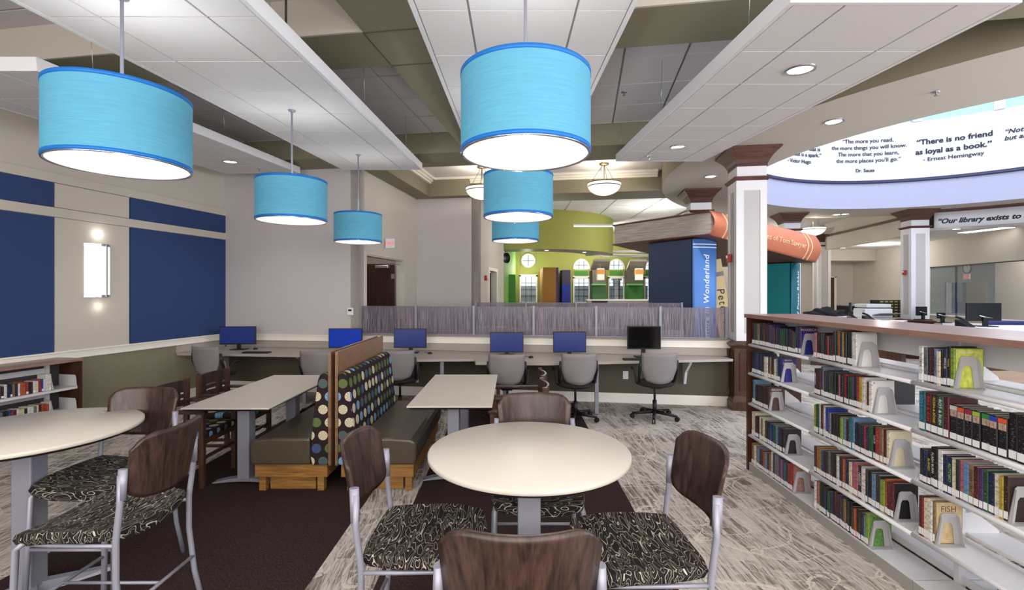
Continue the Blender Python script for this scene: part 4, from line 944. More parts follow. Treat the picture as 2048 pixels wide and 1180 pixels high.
for si in range(3):
    for li in range(5):
        ye = ends[si][li]
        if ye is None: continue
        y = secs[si][0]-.024; tot = y-ye; pre = PRE.get((si, li))
        if pre is None: pre = [random.choice(['navy blue', 'black', 'charcoal', 'navy blue', 'royal blue', 'dark brown', 'forest green', 'black', 'maroon', 'purple', 'tan']) for _ in range(24)]
        ths = [random.uniform(.7, 1.3) for _ in pre]; sc = tot/sum(ths); ths = [q*sc for q in ths]
        base_h = .205 if (si, li) not in ((2, 1),) else .2
        hb = random.uniform(.19, .215)
        for i, (c, th) in enumerate(zip(pre, ths)):
            if random.random() < .3: hb = random.uniform(.178, .222)
            h = hb+random.uniform(-.006, .006)
            if (si, li) == (2, 1): h = .215 if i < 5 or i > 11 else .185
            if i == len(pre)-1: h = max(h, .205)
            dp = .135+.02*random.random()
            nm = '%s book, %s from the far end, %s of the %s' % (c, ORD[i] if i < 40 else 'last', LVN[li], SN[si])
            if i == len(pre)-1: nm = '%s book with its cover facing out, %s of the %s' % (c, LVN[li], SN[si])
            add_book(c, (XF+.012+random.uniform(0, .008), y, LV[li]), -PI/2, th*.97, dp, h, nm, 'books in the long bookcase', TXT.get((si, li, i)), True, COV.get((si, li)) if i == len(pre)-1 else None)
            if (si, li) == (2, 1) and 5 <= i <= 11:
                bk = bpy.data.objects['book'] if False else LASTBK[0]
                cc_ = [(200, 196, 190), (205, 84, 44), (150, 40, 60), (160, 176, 60), (50, 130, 70), (40, 60, 170), (214, 80, 50)][i-5]
                part('spine_cap', MB().box(.06, .94, -.01, .005, .86, .975), mat('cap_%d' % i, cc_, .5), bk, label='coloured band at the top of the spine'); part('spine_picture', MB().box(.1, .9, -.01, .005, .68, .85), mat('manga_face_print', (176, 150, 132), .6, noise=(6, .5)), bk)
            y -= th; count += 1
        if (si, li) != (2, 1): bookend((XF+.01, y-.003, LV[li]+.001), -PI/2, 'grey steel bookend holding the books on the %s of the %s' % (LVN[li], SN[si]))
# a few books on the far side seen through the gaps
for j, (ya_, li, n_) in enumerate(((2.25, 0, 9), (3.3, 1, 4), (2.5, 4, 5))):
    y = ya_
    for i in range(n_):
        c = random.choice(['white', 'cream', 'dark brown', 'black', 'red', 'grey', 'maroon']); th = random.uniform(.022, .034)
        add_book(c, (XF+.485, y, LV[li]), PI/2, th*.96, .15, random.uniform(.18, .21), '%s book on the back side of the bookcase, %s on the %s' % (c, ORD[i], LVN[li]), 'books on the back of the bookcase')
        y -= -th if False else th

# left bookcase against the left wall
rzL = -LW
lbx, lby = -5.12, 5.63
lc = thing('low_bookcase', 'low grey shelving unit with wooden top under the left wall rail', 'bookcase', (lbx, lby, 0), rzL)
part('top_board', MB().box(-.385, .02, -2.9, .03, .872, .90), M['shelf_top'], lc, bevel=.002)
part('end_panel', MB().box(-.385, .0, .0, .025, 0, .872), M['shelf_side'], lc)
part('back_panel', MB().box(-.32, -.31, -2.9, 0, .05, .87), mat('dark_back', (64, 60, 60), .7), lc)
for z in (.577, .30, .07):
    s = part('shelf', MB().box(-.30, -.03, -2.9, -.005, z-.004, z), M['steel'], lc)
    part('shelf_lip', MB().box(-.036, -.03, -2.9, -.005, z-.03, z), M['steel'], s)
    part('shelf_bracket', MB().extr([(-.03, -.012, z-.02), (-.30, -.012, z-.03), (-.30, -.012, z+.13), (-.06, -.012, z+.13), (-.045, -.012, z+.1)], (0, .003, 0)), M['steel'], s)
part('upright', MB().box(-.31, -.28, -.16, -.12, 0, .87), M['steel'], lc)
part('back_strip', MB().box(-.305, -.30, -2.9, -.16, .74, .80), M['steel'], lc); part('back_strip', MB().box(-.305, -.30, -2.9, -.16, .46, .52), M['steel'], lc)
def lcw(lx, ly): c, s = math.cos(rzL), math.sin(rzL); return (lbx+lx*c-ly*s, lby+lx*s+ly*c)
for li, (z, n_, hh, nmz) in enumerate(((.577, 34, .13, 'upper shelf'), (.30, 34, .13, 'lower shelf'))):
    y = -.26
    for i in range(n_):
        c = random.choice(['white']*3+['cream', 'cream', 'black', 'black', 'navy blue', 'red', 'orange', 'grey', 'dark brown', 'royal blue', 'yellow', 'maroon']) if not (8 < i < 20 and li == 0) else random.choice(['white', 'orange', 'black', 'red', 'cream', 'navy blue', 'tan'])
        th = random.uniform(.018, .03); y -= th
        h = hh+random.uniform(-.006, .012)+(.045 if i in (0, 1) and li == 0 else 0)
        if i < 2 and li == 0: c = 'white'
        add_book(c, (*lcw(-.05, y), z), PI/2+rzL, th*.96, .13, h, '%s paperback, %s from the end panel, %s of the low bookcase' % (c, ORD[i], nmz), 'paperbacks in the low left bookcase', sticker=(i % 3 == 0))
    bx_, by_ = lcw(-.05, -.255)
    bookend((bx_, by_, z+.001), PI/2+rzL, 'grey bookend at the far end of the %s of the low left bookcase' % nmz)

# ------------------------------------------------------------------ giant book display
def PT(u, v, z): return Vector(P(u, v, z))
A0, A1 = PT(1419, 470, 9.0), PT(1419, 421, 9.0)
B0, B1 = PT(1225, 490.5, 10.9), PT(1225, 450, 10.9)
C0, C1 = PT(1630, 525, 10.0), PT(1630, 472, 10.0)
Dd = (B0-A0)+(C0-A0)+A0; De = (B1-A1)+(C1-A1)+A1
t = thing('giant_book', 'giant orange book sculpture lying tilted across two standing giant books', 'book sculpture')
covm = mat('brown_cover_board', (96, 58, 50), .45)
nb = NB('painted_page_edges', .8); s_ = nb.sep(nb.tc.outputs['Object']); f1 = nb.noise(nb.comb(nb.math('MULTIPLY', s_[0], 2), nb.math('MULTIPLY', s_[1], 2), nb.math('MULTIPLY', s_[2], 60)), 1.2, 4, .6)
M['page_edge'] = nb.out(nb.ramp(f1, [(.3, (150, 142, 136)), (.55, (186, 180, 172)), (.7, (208, 202, 196))]))
M['orange'] = mat('orange_spine_paint', (214, 128, 96), .45)
# cover boards (slightly oversize), page block inset, bulged spine on side A-C
def lerp(a, b, k): return a+(b-a)*k
up = .035
def board(p, q):    # list of 4 bottoms, 4 tops
    return MB().hexa([tuple(x) for x in p], [tuple(x) for x in q])
part('lower_cover', board([A0, C0, Dd, B0], [lerp(A0, A1, .06), lerp(C0, C1, .06), lerp(Dd, De, .06), lerp(B0, B1, .06)]), covm, t)
part('upper_cover', board([lerp(A0, A1, .94), lerp(C0, C1, .94), lerp(Dd, De, .94), lerp(B0, B1, .94)], [A1, C1, De, B1]), covm, t)
ex = (C0-A0).normalized()*.03; ey = (B0-A0).normalized()*.03
def ins_(p0, p1, k, dx): q = lerp(p0, p1, k); return q+dx
part('page_block', board([ins_(A0, A1, .06, ex), ins_(C0, C1, .06, -ex), ins_(Dd, De, .06, -ex-ey), ins_(B0, B1, .06, ex-ey)], [ins_(A0, A1, .94, ex), ins_(C0, C1, .94, -ex), ins_(Dd, De, .94, -ex-ey), ins_(B0, B1, .94, ex-ey)]), M['page_edge'], t)
out_ = -ey.normalized()*.16; 
nrm = Vector((-(C0-A0).y, (C0-A0).x, 0)).normalized()
if nrm.y > 0: nrm = -nrm
def spine(i, j): p = lerp(lerp(A0, C0, i), lerp(A1, C1, i), j); return tuple(p+nrm*(.13*math.sin(PI*j)))
part('spine', MB().grid(spine, 4, 12), M['orange'], t, solid=.02)
for k in (.10, .14, .86, .90):
    part('spine_stripe', MB().grid(lambda i, j, k=k: tuple(Vector(spine(k+.012*i, j))+nrm*.014), 1, 12), M['gold_ink'], t)
vs, fs = text2d('The Adventures of Tom Sawyer', .15, align='RIGHT', bold=.003); AC = (C0-A0).length
me = MB().add([tuple(Vector(spine(.845+x/AC, .5+(y-.07)/(C1-C0).length))+nrm*.018) for x, y in vs], fs); part('spine_lettering', me, M['gold_ink'], t)
# standing blue book
zb = 9.4
def standing(name, label, face_u0, z0, face_u1, z1, spine_u1, z2, ztop, fm, sm_, txt, tm, stripes=(), tsize=.26, tz=2.0, rev=False):
    t = thing(name, label, 'book sculpture')
    p0 = Vector(((face_u0-U0)/F*z0, z0, 0)); p1 = Vector(((face_u1-U0)/F*z1, z1, 0)); p2 = Vector(((spine_u1-U0)/F*z2, z2, 0)); p3 = p2+(p0-p1)
    part('page_block', MB().prism([tuple(q[:2]) for q in (lerp(p0, p1, .0), lerp(p0, p1, .97), lerp(p3, p2, .97), p3)], 0, ztop), fm, t)
    d = (p2-p1); n_ = Vector((d.y, -d.x, 0)).normalized()
    if n_.y > 0: n_ = -n_
    def sp2(i, j): q = lerp(p1, p2, i)+n_*(.035*math.sin(PI*i)); return (q.x, q.y, ztop*j)
    part('spine', MB().grid(sp2, 10, 1), sm_, t, solid=.02)
    for zz in stripes: part('spine_stripe', MB().grid(lambda i, j: tuple(Vector(sp2(i, 0))+n_*.014+Vector((0, 0, zz+.02*j))), 10, 1), M['white_ink'], t)
    if txt:
        vs, fs = text2d(txt, tsize, align='RIGHT', shear=.15, bold=.004, space=1.1); L_ = d.length
        if rev: mp = lambda x, y: (.5+(y-.07)/L_, tz-x)
        else: mp = lambda x, y: (.5-(y-.07)/L_, tz+x)
        me = MB().add([tuple(Vector(sp2(mp(x, y)[0], 0))+n_*.016+Vector((0, 0, mp(x, y)[1]))) for x, y in vs], fs); part('spine_lettering', me, tm, t)
    return t
standing('giant_book', 'giant standing blue book sculpture under the left end of the orange one', 1297, 10.3, 1385, 9.32, 1432, 9.45, 2.72, mat('blue_book_cover', (46, 64, 98), .5), mat('blue_book_spine', (84, 134, 204), .5), 'Alice’s Adventure in Wonderland', M['white_ink'], (2.55, 2.61), tsize=.172, tz=2.41)
standing('giant_book', 'giant standing teal book sculpture under the right end of the orange one', 1500, 10.9, 1582, 10.2, 1599, 10.5, 2.30, mat('teal_book_cover', (16, 118, 122), .4), mat('teal_book_spine', (22, 100, 112), .5), 'Tale of Peter Rabbit', M['white_ink'], (), tsize=.15, tz=2.13)
t = thing('giant_book', 'giant tan book sculpture leaning behind the blue one', 'book sculpture', (4.58, 9.8, 0.03))
t.rotation_euler = (0, -.17, 0)
part('cover', MB().box(-.17, .13, 0, .5, 0.02, 2.35), mat('tan_book_cover', (204, 178, 124), .5), t); part('spine_band', MB().box(-.171, .131, -.004, 0, 2.0, 2.09), M['crown'], t)
mb = MB(); vs, fs = text2d('Peter Pan', .22, shear=.1, space=1.2, align='LEFT'); mb.add([(-.06+y, -.006, 1.75-x) for x, y in vs], fs); part('spine_lettering', mb, M['ink'], t)

# ------------------------------------------------------------------ children's area far behind
def px(mb, u0, u1, v0, v1, z, d=.1):
    a = P(u0, v1, z); b = P(u1, v0, z); return mb.box(a[0], b[0], z, z+d, a[2], b[2])
ZF = 20.0
def pieces(u0, u1, v0, v1): return px(MB(), u0, u1, v0, v1, ZF, .2)
# far wall with openings: built of strips
wins = [(1041, 1073, 552, 606), (1148, 1178, 557, 606), (1218, 1248, 557, 606), (1290, 1322, 557, 606)]
bot = 700
mb = MB(); us = [985]+[q for w_ in wins for q in w_[:2]]+[1420]
for k in range(0, len(us), 2): px(mb, us[k], us[k+1], 440, bot, ZF, .2)
for i, w_ in enumerate(wins):
    px(mb, w_[0], w_[1], 606, bot, ZF, .2)
    if i == 0:   # wall with a round window
        cu, cv, r = 1056.5, 521, 12.5; n = 24; z = ZF
        px(mb, w_[0], w_[1], 537, 552, ZF, .2); px(mb, w_[0], w_[1], 440, 505, ZF, .2)
        def hole(r_): return [P(cu+r_*math.cos(2*PI*k/n), cv+r_*math.sin(2*PI*k/n), ZF) for k in range(n)]
        o_ = []
        for k in range(n):
            c, s = math.cos(2*PI*k/n), math.sin(2*PI*k/n); q = 15.99/max(abs(c), abs(s)); o_.append(P(cu+q*c, cv+q*s, ZF))
        mb.add(hole(r)+o_, [(k, (k+1) % n, n+(k+1) % n, n+k) for k in range(n)])
    else:
        cu = (w_[0]+w_[1])/2; top_ = 519; n = 12; hw = (w_[1]-w_[0])/2
        px(mb, w_[0], w_[1], 539, 557, ZF, .2); px(mb, w_[0], w_[1], 440, top_, ZF, .2)
        arc = [P(cu+hw*math.cos(PI*k/n), 538-19*math.sin(PI*k/n), ZF) for k in range(n+1)]; tp = [P(cu+hw*math.cos(PI*k/n), top_, ZF) for k in range(n+1)]
        mb.add(arc+tp, [(k, k+1, n+1+k+1, n+1+k) for k in range(n)])
wf = struct('wall_far', mb, M['lime'])
for i, w_ in enumerate(wins):
    wn = struct('window_%d' % (i+1), px(px(px(px(MB(), w_[0]-2, w_[0]+1, 554 if i else 550, 606, ZF-.06, .06), w_[1]-1, w_[1]+2, 554 if i else 550, 606, ZF-.06, .06), w_[0]-2, w_[1]+2, 552 if i else 549, 557 if i else 553, ZF-.06, .06), w_[0], w_[1], 604, 607, ZF-.06, .06), M['cream'])
    w3 = (w_[1]-w_[0])/3
    for k in (1, 2): part('muntin', px(MB(), w_[0]+w3*k-.4, w_[0]+w3*k+.4, 553, 606, ZF, .03), M['black'], wn)
    for v_ in (566, 579, 592): part('muntin', px(MB(), w_[0], w_[1], v_-.4, v_+.4, ZF, .03), M['black'], wn)
    part('pane', px(MB(), w_[0], w_[1], 553, 606, ZF+.04, .01), M['glass'], wn)
    if i:
        cu = (w_[0]+w_[1])/2; hw = (w_[1]-w_[0])/2; n = 12
        q = MB()
        for k in range(n):
            a, b = PI*k/n, PI*(k+1)/n
            pa = [P(cu+r_*math.cos(t_), 538-(r_+3.5)*math.sin(t_), ZF-.05) for r_, t_ in ((hw-1, a), (hw-1, b), (hw+2, b), (hw+2, a))]; q.extr(pa, (0, .05, 0))
        part('arch_frame', q, M['cream'], wn)
        for k in (1, 2): part('muntin', px(MB(), w_[0]+w3*k-.4, w_[0]+w3*k+.4, 521, 538, ZF, .03), M['black'], wn)
        part('muntin', px(MB(), w_[0], w_[1], 530, 530.8, ZF, .03), M['black'], wn)
        part('spandrel_panel', px(MB(), w_[0]+2, w_[1]-3, 542, 551, ZF-.03, .03), M['green'], wn)
rw = struct('window_5', MB(), M['cream']); n = 24
q = MB()
for k in range(n):
    a, b = 2*PI*k/n, 2*PI*(k+1)/n
    q.extr([P(1056.5+r_*math.cos(t_), 521+r_*math.sin(t_), ZF-.05) for r_, t_ in ((11.5, a), (11.5, b), (14, b), (14, a))], (0, .05, 0))
part('round_frame', q, M['cream'], rw); part('muntin', px(px(MB(), 1056, 1057, 509, 533, ZF, .03), 1045, 1068, 520.5, 521.5, ZF, .03), M['black'], rw)
# side green wall and thermostat
zs = 15.6
mb = MB().prism([tuple(P(1000, 500, 14.6)[:2]), tuple(P(1033, 500, 19.9)[:2]), tuple(P(1029, 500, 19.9)[:2]), tuple(P(992, 500, 14.6)[:2])], 0, 3.9); struct('wall_green', mb, M['green2'])
sg = struct('wall_green_panel', px(MB(), 1001, 1031, 549, 700, 17, .1), M['green'])
t = thing('wall_clock', 'round clock high on the green wall beyond the screens', 'clock', P(1012, 516, 15.5)); part('case', MB().lathe([(0, 0), (.17, 0), (.17, .04)], seg=20), M['black'], t); t.rotation_euler = (PI/2, 0, .9)
# colour niches
struct('trim_6', px(MB(), 1086, 1112, 535, 700, 17.6, 2.3), M['amber']); struct('trim_7', px(MB(), 1112, 1117, 535, 700, 17.6, 2.3), M['purple'])
q = px(MB(), 1124, 1141, 540, 569, 19.0, .8); struct('trim_8', q, mat('dark_niche', (66, 60, 78), .7)); struct('trim_9', px(MB(), 1124, 1141, 569, 700, 19.0, .8), M['dkblue'])
for i, (u0, u1, m_) in enumerate(((1185, 1212, 'green3'), (1257, 1285, 'green'))):
    gm2 = mat('niche_green_%d' % i, (92, 138, 86) if i == 0 else (62, 124, 52), .7)
    struct('trim_%d' % (10+2*i), px(MB(), u0, u1, 571, 700, 19.2, .7), gm2); struct('trim_%d' % (11+2*i), px(MB(), u0, u1, 540, 568, 19.2, .7), mat('brown_niche', (104, 96, 84), .8))
    struct('trim_%d' % (14+i), px(MB(), u0-1, u1+1, 567.5, 570.5, 19.0, .3), mat('pale_green_ledge', (120, 190, 110), .6))
    # slanted canopy
    a, b, c, d = P(u0-4, 540, 18.6), P(u1+6, 540, 18.6), P(u1+8, 523, 17.0), P(u0+3, 523, 17.0)
    t = thing('ceiling_canopy', 'slanted beige canopy panel over the %s green niche' % ('left' if i == 0 else 'right'), 'ceiling panel'); part('panel', MB().extr([a, b, c, d], (0, 0, .08)), M['wall'], t)
    t = thing('lantern_pendant', '%s square orange and white lantern pendant in the children area' % ('left' if i == 0 else 'right'), 'pendant lamp', P(1201 if i == 0 else 1278, 560, 17.5))
    w_ = .12
    part('lower_shade', MB().box(-w_, w_, -w_, w_, 0, .21), mat('lantern_white', (240, 236, 220), .5, em=(245, 235, 215), es=.4), t); part('upper_shade', MB().box(-w_-.02, w_+.02, -w_, w_, .21, .38), mat('lantern_orange', (230, 160, 90), .5, em=(240, 160, 80), es=.3), t)
    part('cap', MB().box(-w_, w_, -w_, w_, .38, .43), mat('lantern_white', (240, 236, 220)), t); part('rod', MB().tube([(0, 0, .43), (0, 0, 1.3)], .01, 6), M['chrome'], t)
# lime drum soffit
cx_, cz_, rr = (1060-U0)/F*18.2, 17.4, 2.95
n = 40
mb = MB().grid(lambda i, j: (cx_+rr*math.cos(PI+PI*i), cz_+rr*math.sin(PI+PI*i), 2.98+1.35*j), n, 1); ls = struct('ceiling_drum', mb, M['lime'])
mb = MB().grid(lambda i, j: (cx_+(rr-.95*j)*math.cos(PI+PI*i), cz_+(rr-.95*j)*math.sin(PI+PI*i), 2.98), n, 1).grid(lambda i, j: (cx_+(rr-.95)*math.cos(PI+PI*i), cz_+(rr-.95)*math.sin(PI+PI*i), 2.98+1.2*j), n, 1); part('drum_underside', mb, mat('grey_lavender_soffit', (186, 178, 180), .5), ls)
for k, (dx, dy) in enumerate(((-1.0, -2.25), (.4, -2.45), (1.7, -1.75))):
    can((cx_+dx, cz_+dy, 2.975), 'small downlight under the lime green drum, %s one' % ('left', 'middle', 'right')[k], .08)
# white far ceiling with grid and pipes
g2 = MB().box(-3, 5.4, 11.4, 30, 4.22, 4.28); fc = struct('ceiling_far', g2, mat('white_far_ceiling', (225, 225, 228), .7))
me = MB().box(-.5, .5, -.5, .5, 0, 1).mesh('ceiling_tile'); me.materials.append(M['tile'])
for i in range(5):
    for j in range(10):
        o = bpy.data.objects.new('ceiling_tile', me); C.objects.link(o); o.parent = fc; o.location = (-.2+i*1.22, 12.0+j*1.22, 4.19); o.scale = (1.17, 1.17, .03); o.rotation_euler = (0, 0, 0)
for i, v_ in enumerate((503, 511)):
    z = 16.5+i; a = P(1205, v_, z); t = tag(link('ceiling_pipe', MB().tube([a, (a[0]+5, a[1], a[2])], .05, 10), M['white']), '%s white pipe under the far ceiling' % ('upper' if i == 0 else 'lower'), 'pipe')
a = P(1147, 452, 13.0); t = thing('linear_light', 'thin horizontal linear light bar left of the orange giant book', 'ceiling light', a)
part('housing', MB().box(0, 1.1, -.03, .03, 0, .05), M['white'], t); part('tube', MB().box(.01, 1.1, -.02, .02, -.02, 0), M['light_on'], t)
# shelves below windows
t = thing('low_shelving', 'low white shelving in front of the far windows', 'shelving'); part('carcass', px(MB(), 1176, 1300, 601, 700, 15, .3), M['wall'], t); part('top_board', px(MB(), 1174, 1302, 599, 601.5, 14.9, .5), M['cream'], t)
part('case', px(MB(), 1184, 1215, 601.5, 606, 14.95, .05), mat('dark_books_row', (60, 50, 60)), t)
# outside: brick pier, fence
t = thing('brick_pier', 'red brick pier outside the second arched window', 'brick pier', (0, 0, 0))
mb = MB(); 
brk = mat('red_brick', (160, 92, 72), .9, noise=(5, .2)); mrt = mat('mortar', (200, 190, 180), .9)
a = P(1228, 604, 26); b = P(1241, 561, 26); part('core', MB().box(a[0]+.01, b[0]-.01, 26.01, 26.3, 0, b[2]), mrt, t); me = MB().box(0, 1, 0, 1, 0, 1).mesh('brick'); me.materials.append(brk)
zz = a[2]; r_ = 0; w_ = b[0]-a[0]
while zz < b[2]-.05:
    for (q0, q1) in (((0, .5), (.5, 1)) if r_ % 2 else ((0, .25), (.25, .75), (.75, 1))) if False else ([(0, .5), (.5, 1)] if r_ % 2 else [(0, .25), (.25, .75), (.75, 1)]):
        o = bpy.data.objects.new('brick', me); C.objects.link(o); o.parent = t; o.location = (a[0]+q0*w_, 26, zz); o.scale = ((q1-q0)*w_-.012, .1, .078)
    zz += .09; r_ += 1
part('cap', MB().box(a[0]-.06, b[0]+.06, 25.95, 26.4, b[2], b[2]+.1), M['cream'], t)
t = tag(link('outdoor_fence', MB().box(0.2, 8, 28, 28.1, -1, 2.0), mat('pale_fence', (190, 200, 212), .8)), 'pale fence outside the far windows', 'fence')
struct('ground', MB().box(-20, 40, 30.01, 70, -.5, -.3), mat('outdoor_ground', (150, 160, 130), .9))

# ------------------------------------------------------------------ right: service area
lowc = MB().prism([(10.45, 12.55), (11.5, 12.2), (12.6, 10.5), (13.0, 9.0), (21, 9), (21, 26), (11.2, 26), (11.2, 17.2)], 3.28, 3.34); lowcs = struct('ceiling_low', lowc, M['tile'])
struct('fascia_low', MB().prism([(10.35, 12.4), (10.45, 12.4), (11.25, 17.1), (11.15, 17.1)], 3.15, 3.62), M['wall'], lowcs)
struct('fascia_upper', MB().prism([(10.45, 12.4), (10.55, 12.4), (11.35, 17.1), (11.25, 17.1)], 3.62, 4.3), M['wall'], lowcs)
struct('fascia_crown', MB().prism([(10.28, 12.4), (10.46, 12.4), (11.26, 17.1), (11.08, 17.1)], 3.60, 3.66), M['crown'], lowcs)
struct('coffer_ceiling', MB().box(5.5, 11.4, 12.9, 19.3, 4.1, 4.2), M['tile'], lowcs)
# long ceiling lights
def panel_light(u0, v0, u1, v1, wpx, label):
    z0 = 950*1.575/(582-v0); z1 = 950*1.575/(582-v1); a = Vector(((u0-U0)/F*z0, z0, 3.272)); b = Vector(((u1-U0)/F*z1, z1, 3.272)); d = (b-a).normalized(); n_ = Vector((-d.y, d.x, 0))*.15
    t = thing('ceiling_troffer', label, 'ceiling light'); part('lens', MB().hexa([tuple(a-n_), tuple(b-n_), tuple(b+n_), tuple(a+n_)], [tuple(q+Vector((0, 0, .01))) for q in (a-n_, b-n_, b+n_, a+n_)]), M['light_on'], t)
panel_light(1925, 466, 2020, 455, 8, 'long lit ceiling panel light above the glazed office'); panel_light(1765, 490, 1803, 485, 5, 'lit ceiling panel light left of the desk column')
for u, v, lb in ((1913, 458, 'near the wall lettering band'), (1686, 496, 'above the far beige wall'), (1745, 486.5, 'left of the column with the alarm')):
    z = 950*1.575/(582-v); can(((u-U0)/F*z, z, 3.275), 'tiny downlight in the low white ceiling, '+lb, .1)
for p in ((12.5, 16), (14.9, 14.2), (9.5, 18), (14.0, 11.5)): point('office_fill', (p[0], p[1], 3.0), 38, (1, .96, .9), .05)  # bare point fills without fixtures, added to brighten the office side
# right glazed wall from (13.3,15.2) to (12.3,10.8)
RW0, RW1 = Vector((13.35, 15.3, 0)), Vector((12.2, 10.3, 0)); dn = (RW1-RW0).normalized(); nn = Vector((dn.y, -dn.x, 0))
def rbox(mb, s0, s1, d0, d1, z0, z1):
    q = [RW0+dn*s0+nn*d0, RW0+dn*s1+nn*d0, RW0+dn*s1+nn*d1, RW0+dn*s0+nn*d1]
    ar = sum(q[i].x*q[(i+1) % 4].y-q[(i+1) % 4].x*q[i].y for i in range(4))
    if ar < 0: q = q[::-1]
    return mb.prism([tuple(p[:2]) for p in q], z0, z1)
wr = struct('wall_office', rbox(rbox(MB(), 0, 7, 0, -.12, 2.46, 3.3), 0, 7, 0, -.12, 0, .95), M['wall'])
part('glass_header', rbox(MB(), 0, 7, .01, -.13, 2.44, 2.46), M['black'], wr)
for s0 in (0, 1.35, 2.6, 3.8): part('glass_pane', rbox(MB(), s0+.01, s0+1.24, -.05, -.06, .95, 2.44), M['glass'], wr)
part('glass_sill', rbox(MB(), 0, 7, .06, -.13, .93, .97), M['white'], wr)
RWn = nn*-1
wi = struct('wall_office_inner', rbox(MB(), -1.2, 8, -2.6, -2.75, 0, 3.3), M['wall'])
def on_inner(u):
    k = (u-U0)/F; o_ = RW0+RWn*2.6 if False else RW0-nn*2.6; return (k*o_.y-o_.x)/(dn.x-k*dn.y), o_
def innerpt(u, v, off=.0):
    s, o_ = on_inner(u); p = o_+dn*s+nn*off; return Vector((p.x, p.y, H-(v-V0)/F*p.y))
def innerbox(u0, u1, v0, v1, m_, nm, par=None, off=.02, **k):
    a, b = innerpt(u0, v0, off), innerpt(u1, v1, off); zt, zb_ = a.z, H-(v1-V0)/F*a.y
    mb = MB().extr([(a.x, a.y, zb_), (b.x, b.y, zb_), (b.x, b.y, zt), (a.x, a.y, zt)], tuple(-nn*.02)); return link(nm, mb, m_, par)
innerbox(1891, 1934, 566, 625, mat('blue_room_beyond', (84, 96, 140), .7), 'opening', wi); innerbox(1894, 1904, 566, 625, M['white'], 'door_jamb', wi, .03); innerbox(1915, 1927, 566, 604, M['oak_brown'], 'cabinet_beyond', wi, .03)
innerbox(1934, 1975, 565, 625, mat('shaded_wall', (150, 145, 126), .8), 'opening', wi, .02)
p = innerpt(1937, 535, .04); ang = math.atan2(nn.y, nn.x)
t = thing('wall_clock', 'round black rimmed wall clock with white face in the glazed office', 'clock', tuple(p), 0)
t.rotation_euler = (0, PI/2, ang)
part('face', MB().disc(.19, .005, seg=32), mat('clock_face', (235, 235, 232), .5), t); part('rim', MB().lathe([(.19, -.02), (.19, .015), (.2, .025), (.225, .02), (.23, -.02)], seg=32), M['black'], t)
part('hands', MB().box(-.12, 0, -.006, .006, .006, .01).box(-.06, .06, .0, .012, .006, .01), M['black'], t)
p = innerpt(1937, 553, .05); t = thing('exit_sign', 'white sign with red letters below the office clock', 'exit sign', tuple(p), ang+PI/2)
part('housing', MB().box(-.15, .15, -.02, .02, -.1, .1), M['white'], t); mb = MB(); text_flat(mb, 'EXIT', .15, (0, -.022, -.055), (1, 0, 0), (0, 0, 1)); part('lettering', mb, MATS['exit_red'], t)
p = RW0+dn*.55-nn*.0; t = thing('thermostat', 'small white thermostat left of the office opening', 'thermostat', tuple(innerpt(1867, 600, .02)), ang+PI/2); part('case', MB().box(-.06, .06, -.02, .0, -.06, .06), M['white'], t); part('display', MB().box(-.03, .03, -.022, -.02, 0, .03), M['black'], t)
# far beige walls
mb = MB().box(5.6, 15.2, 19.3, 19.5, 0, 4.3); struct('wall_service', mb, M['wall']); struct('door_3', px(MB(), 1659, 1670, 555, 700, 19.2, .08), M['oak_brown']); struct('trim_16', px(px(MB(), 1670, 1673, 553, 700, 19.15, .1), 1657, 1673, 553, 555, 19.15, .1), M['cream'])
q0 = P(1748, 500, 18.6); mb = MB().prism([(q0[0], 19.25), (q0[0], 18.6), (RW0.x, RW0.y), (RW0.x+.3, RW0.y+.2), (RW0.x+.5, 19.3)], 0, 3.3); struct('wall_service_side', mb, M['wall'])
struct('ceiling_drop', MB().box(11.3, q0[0], 18.0, 19.3, 2.85, 3.3), M['wall'])
struct('wall_east', MB().box(19.5, 19.7, -2.4, 30, 0, 4.3), M['wall']); 
# counters
def counter(name, label, pts2, zt, th_=.04, bodyin=.06):
    t = thing(name, label, 'counter')
    part('countertop', MB().prism(pts2, zt-th_, zt), M['laminate'] if False else mat('white_countertop', (235, 232, 236), .4), t)
    c = Vector((sum(p[0] for p in pts2)/len(pts2), sum(p[1] for p in pts2)/len(pts2)))
    ins2 = [tuple(c+(Vector(p)-c)*.93) for p in pts2]; part('cabinet_body', MB().prism(ins2, 0, zt-th_), M['oak_brown'], t); return t
def cp(u, v, z): p = P(u, v, z); return (p[0], p[1])
counter('service_counter', 'white topped service counter left of the alarm column', [cp(1728, 640, 9.6), cp(1805, 640, 9.9), cp(1815, 640, 10.6), cp(1728, 640, 10.5)], 1.05)
counter('service_counter', 'white topped service counter at the right edge behind the bookcase', [cp(1920, 640, 8.4), cp(2120, 640, 8.0), cp(2100, 640, 9.0), cp(1915, 640, 9.1)], 1.05)
counter('service_counter', 'short wood fronted counter under the black coat', [cp(1618, 640, 10.9), cp(1690, 640, 10.6), cp(1702, 640, 11.0), cp(1650, 640, 11.6)], 1.12)
counter('back_counter', 'long grey topped cabinet run under the office glass', [cp(1885, 640, 10.9), cp(2060, 640, 9.9), cp(2050, 640, 10.5), cp(1882, 640, 11.5)], .95)
counter('back_counter', 'low dark cabinet under the printer and cash drawers', [cp(1680, 640, 12.2), cp(1784, 640, 12.2), cp(1784, 640, 13.0), cp(1680, 640, 13.0)], 1.0)
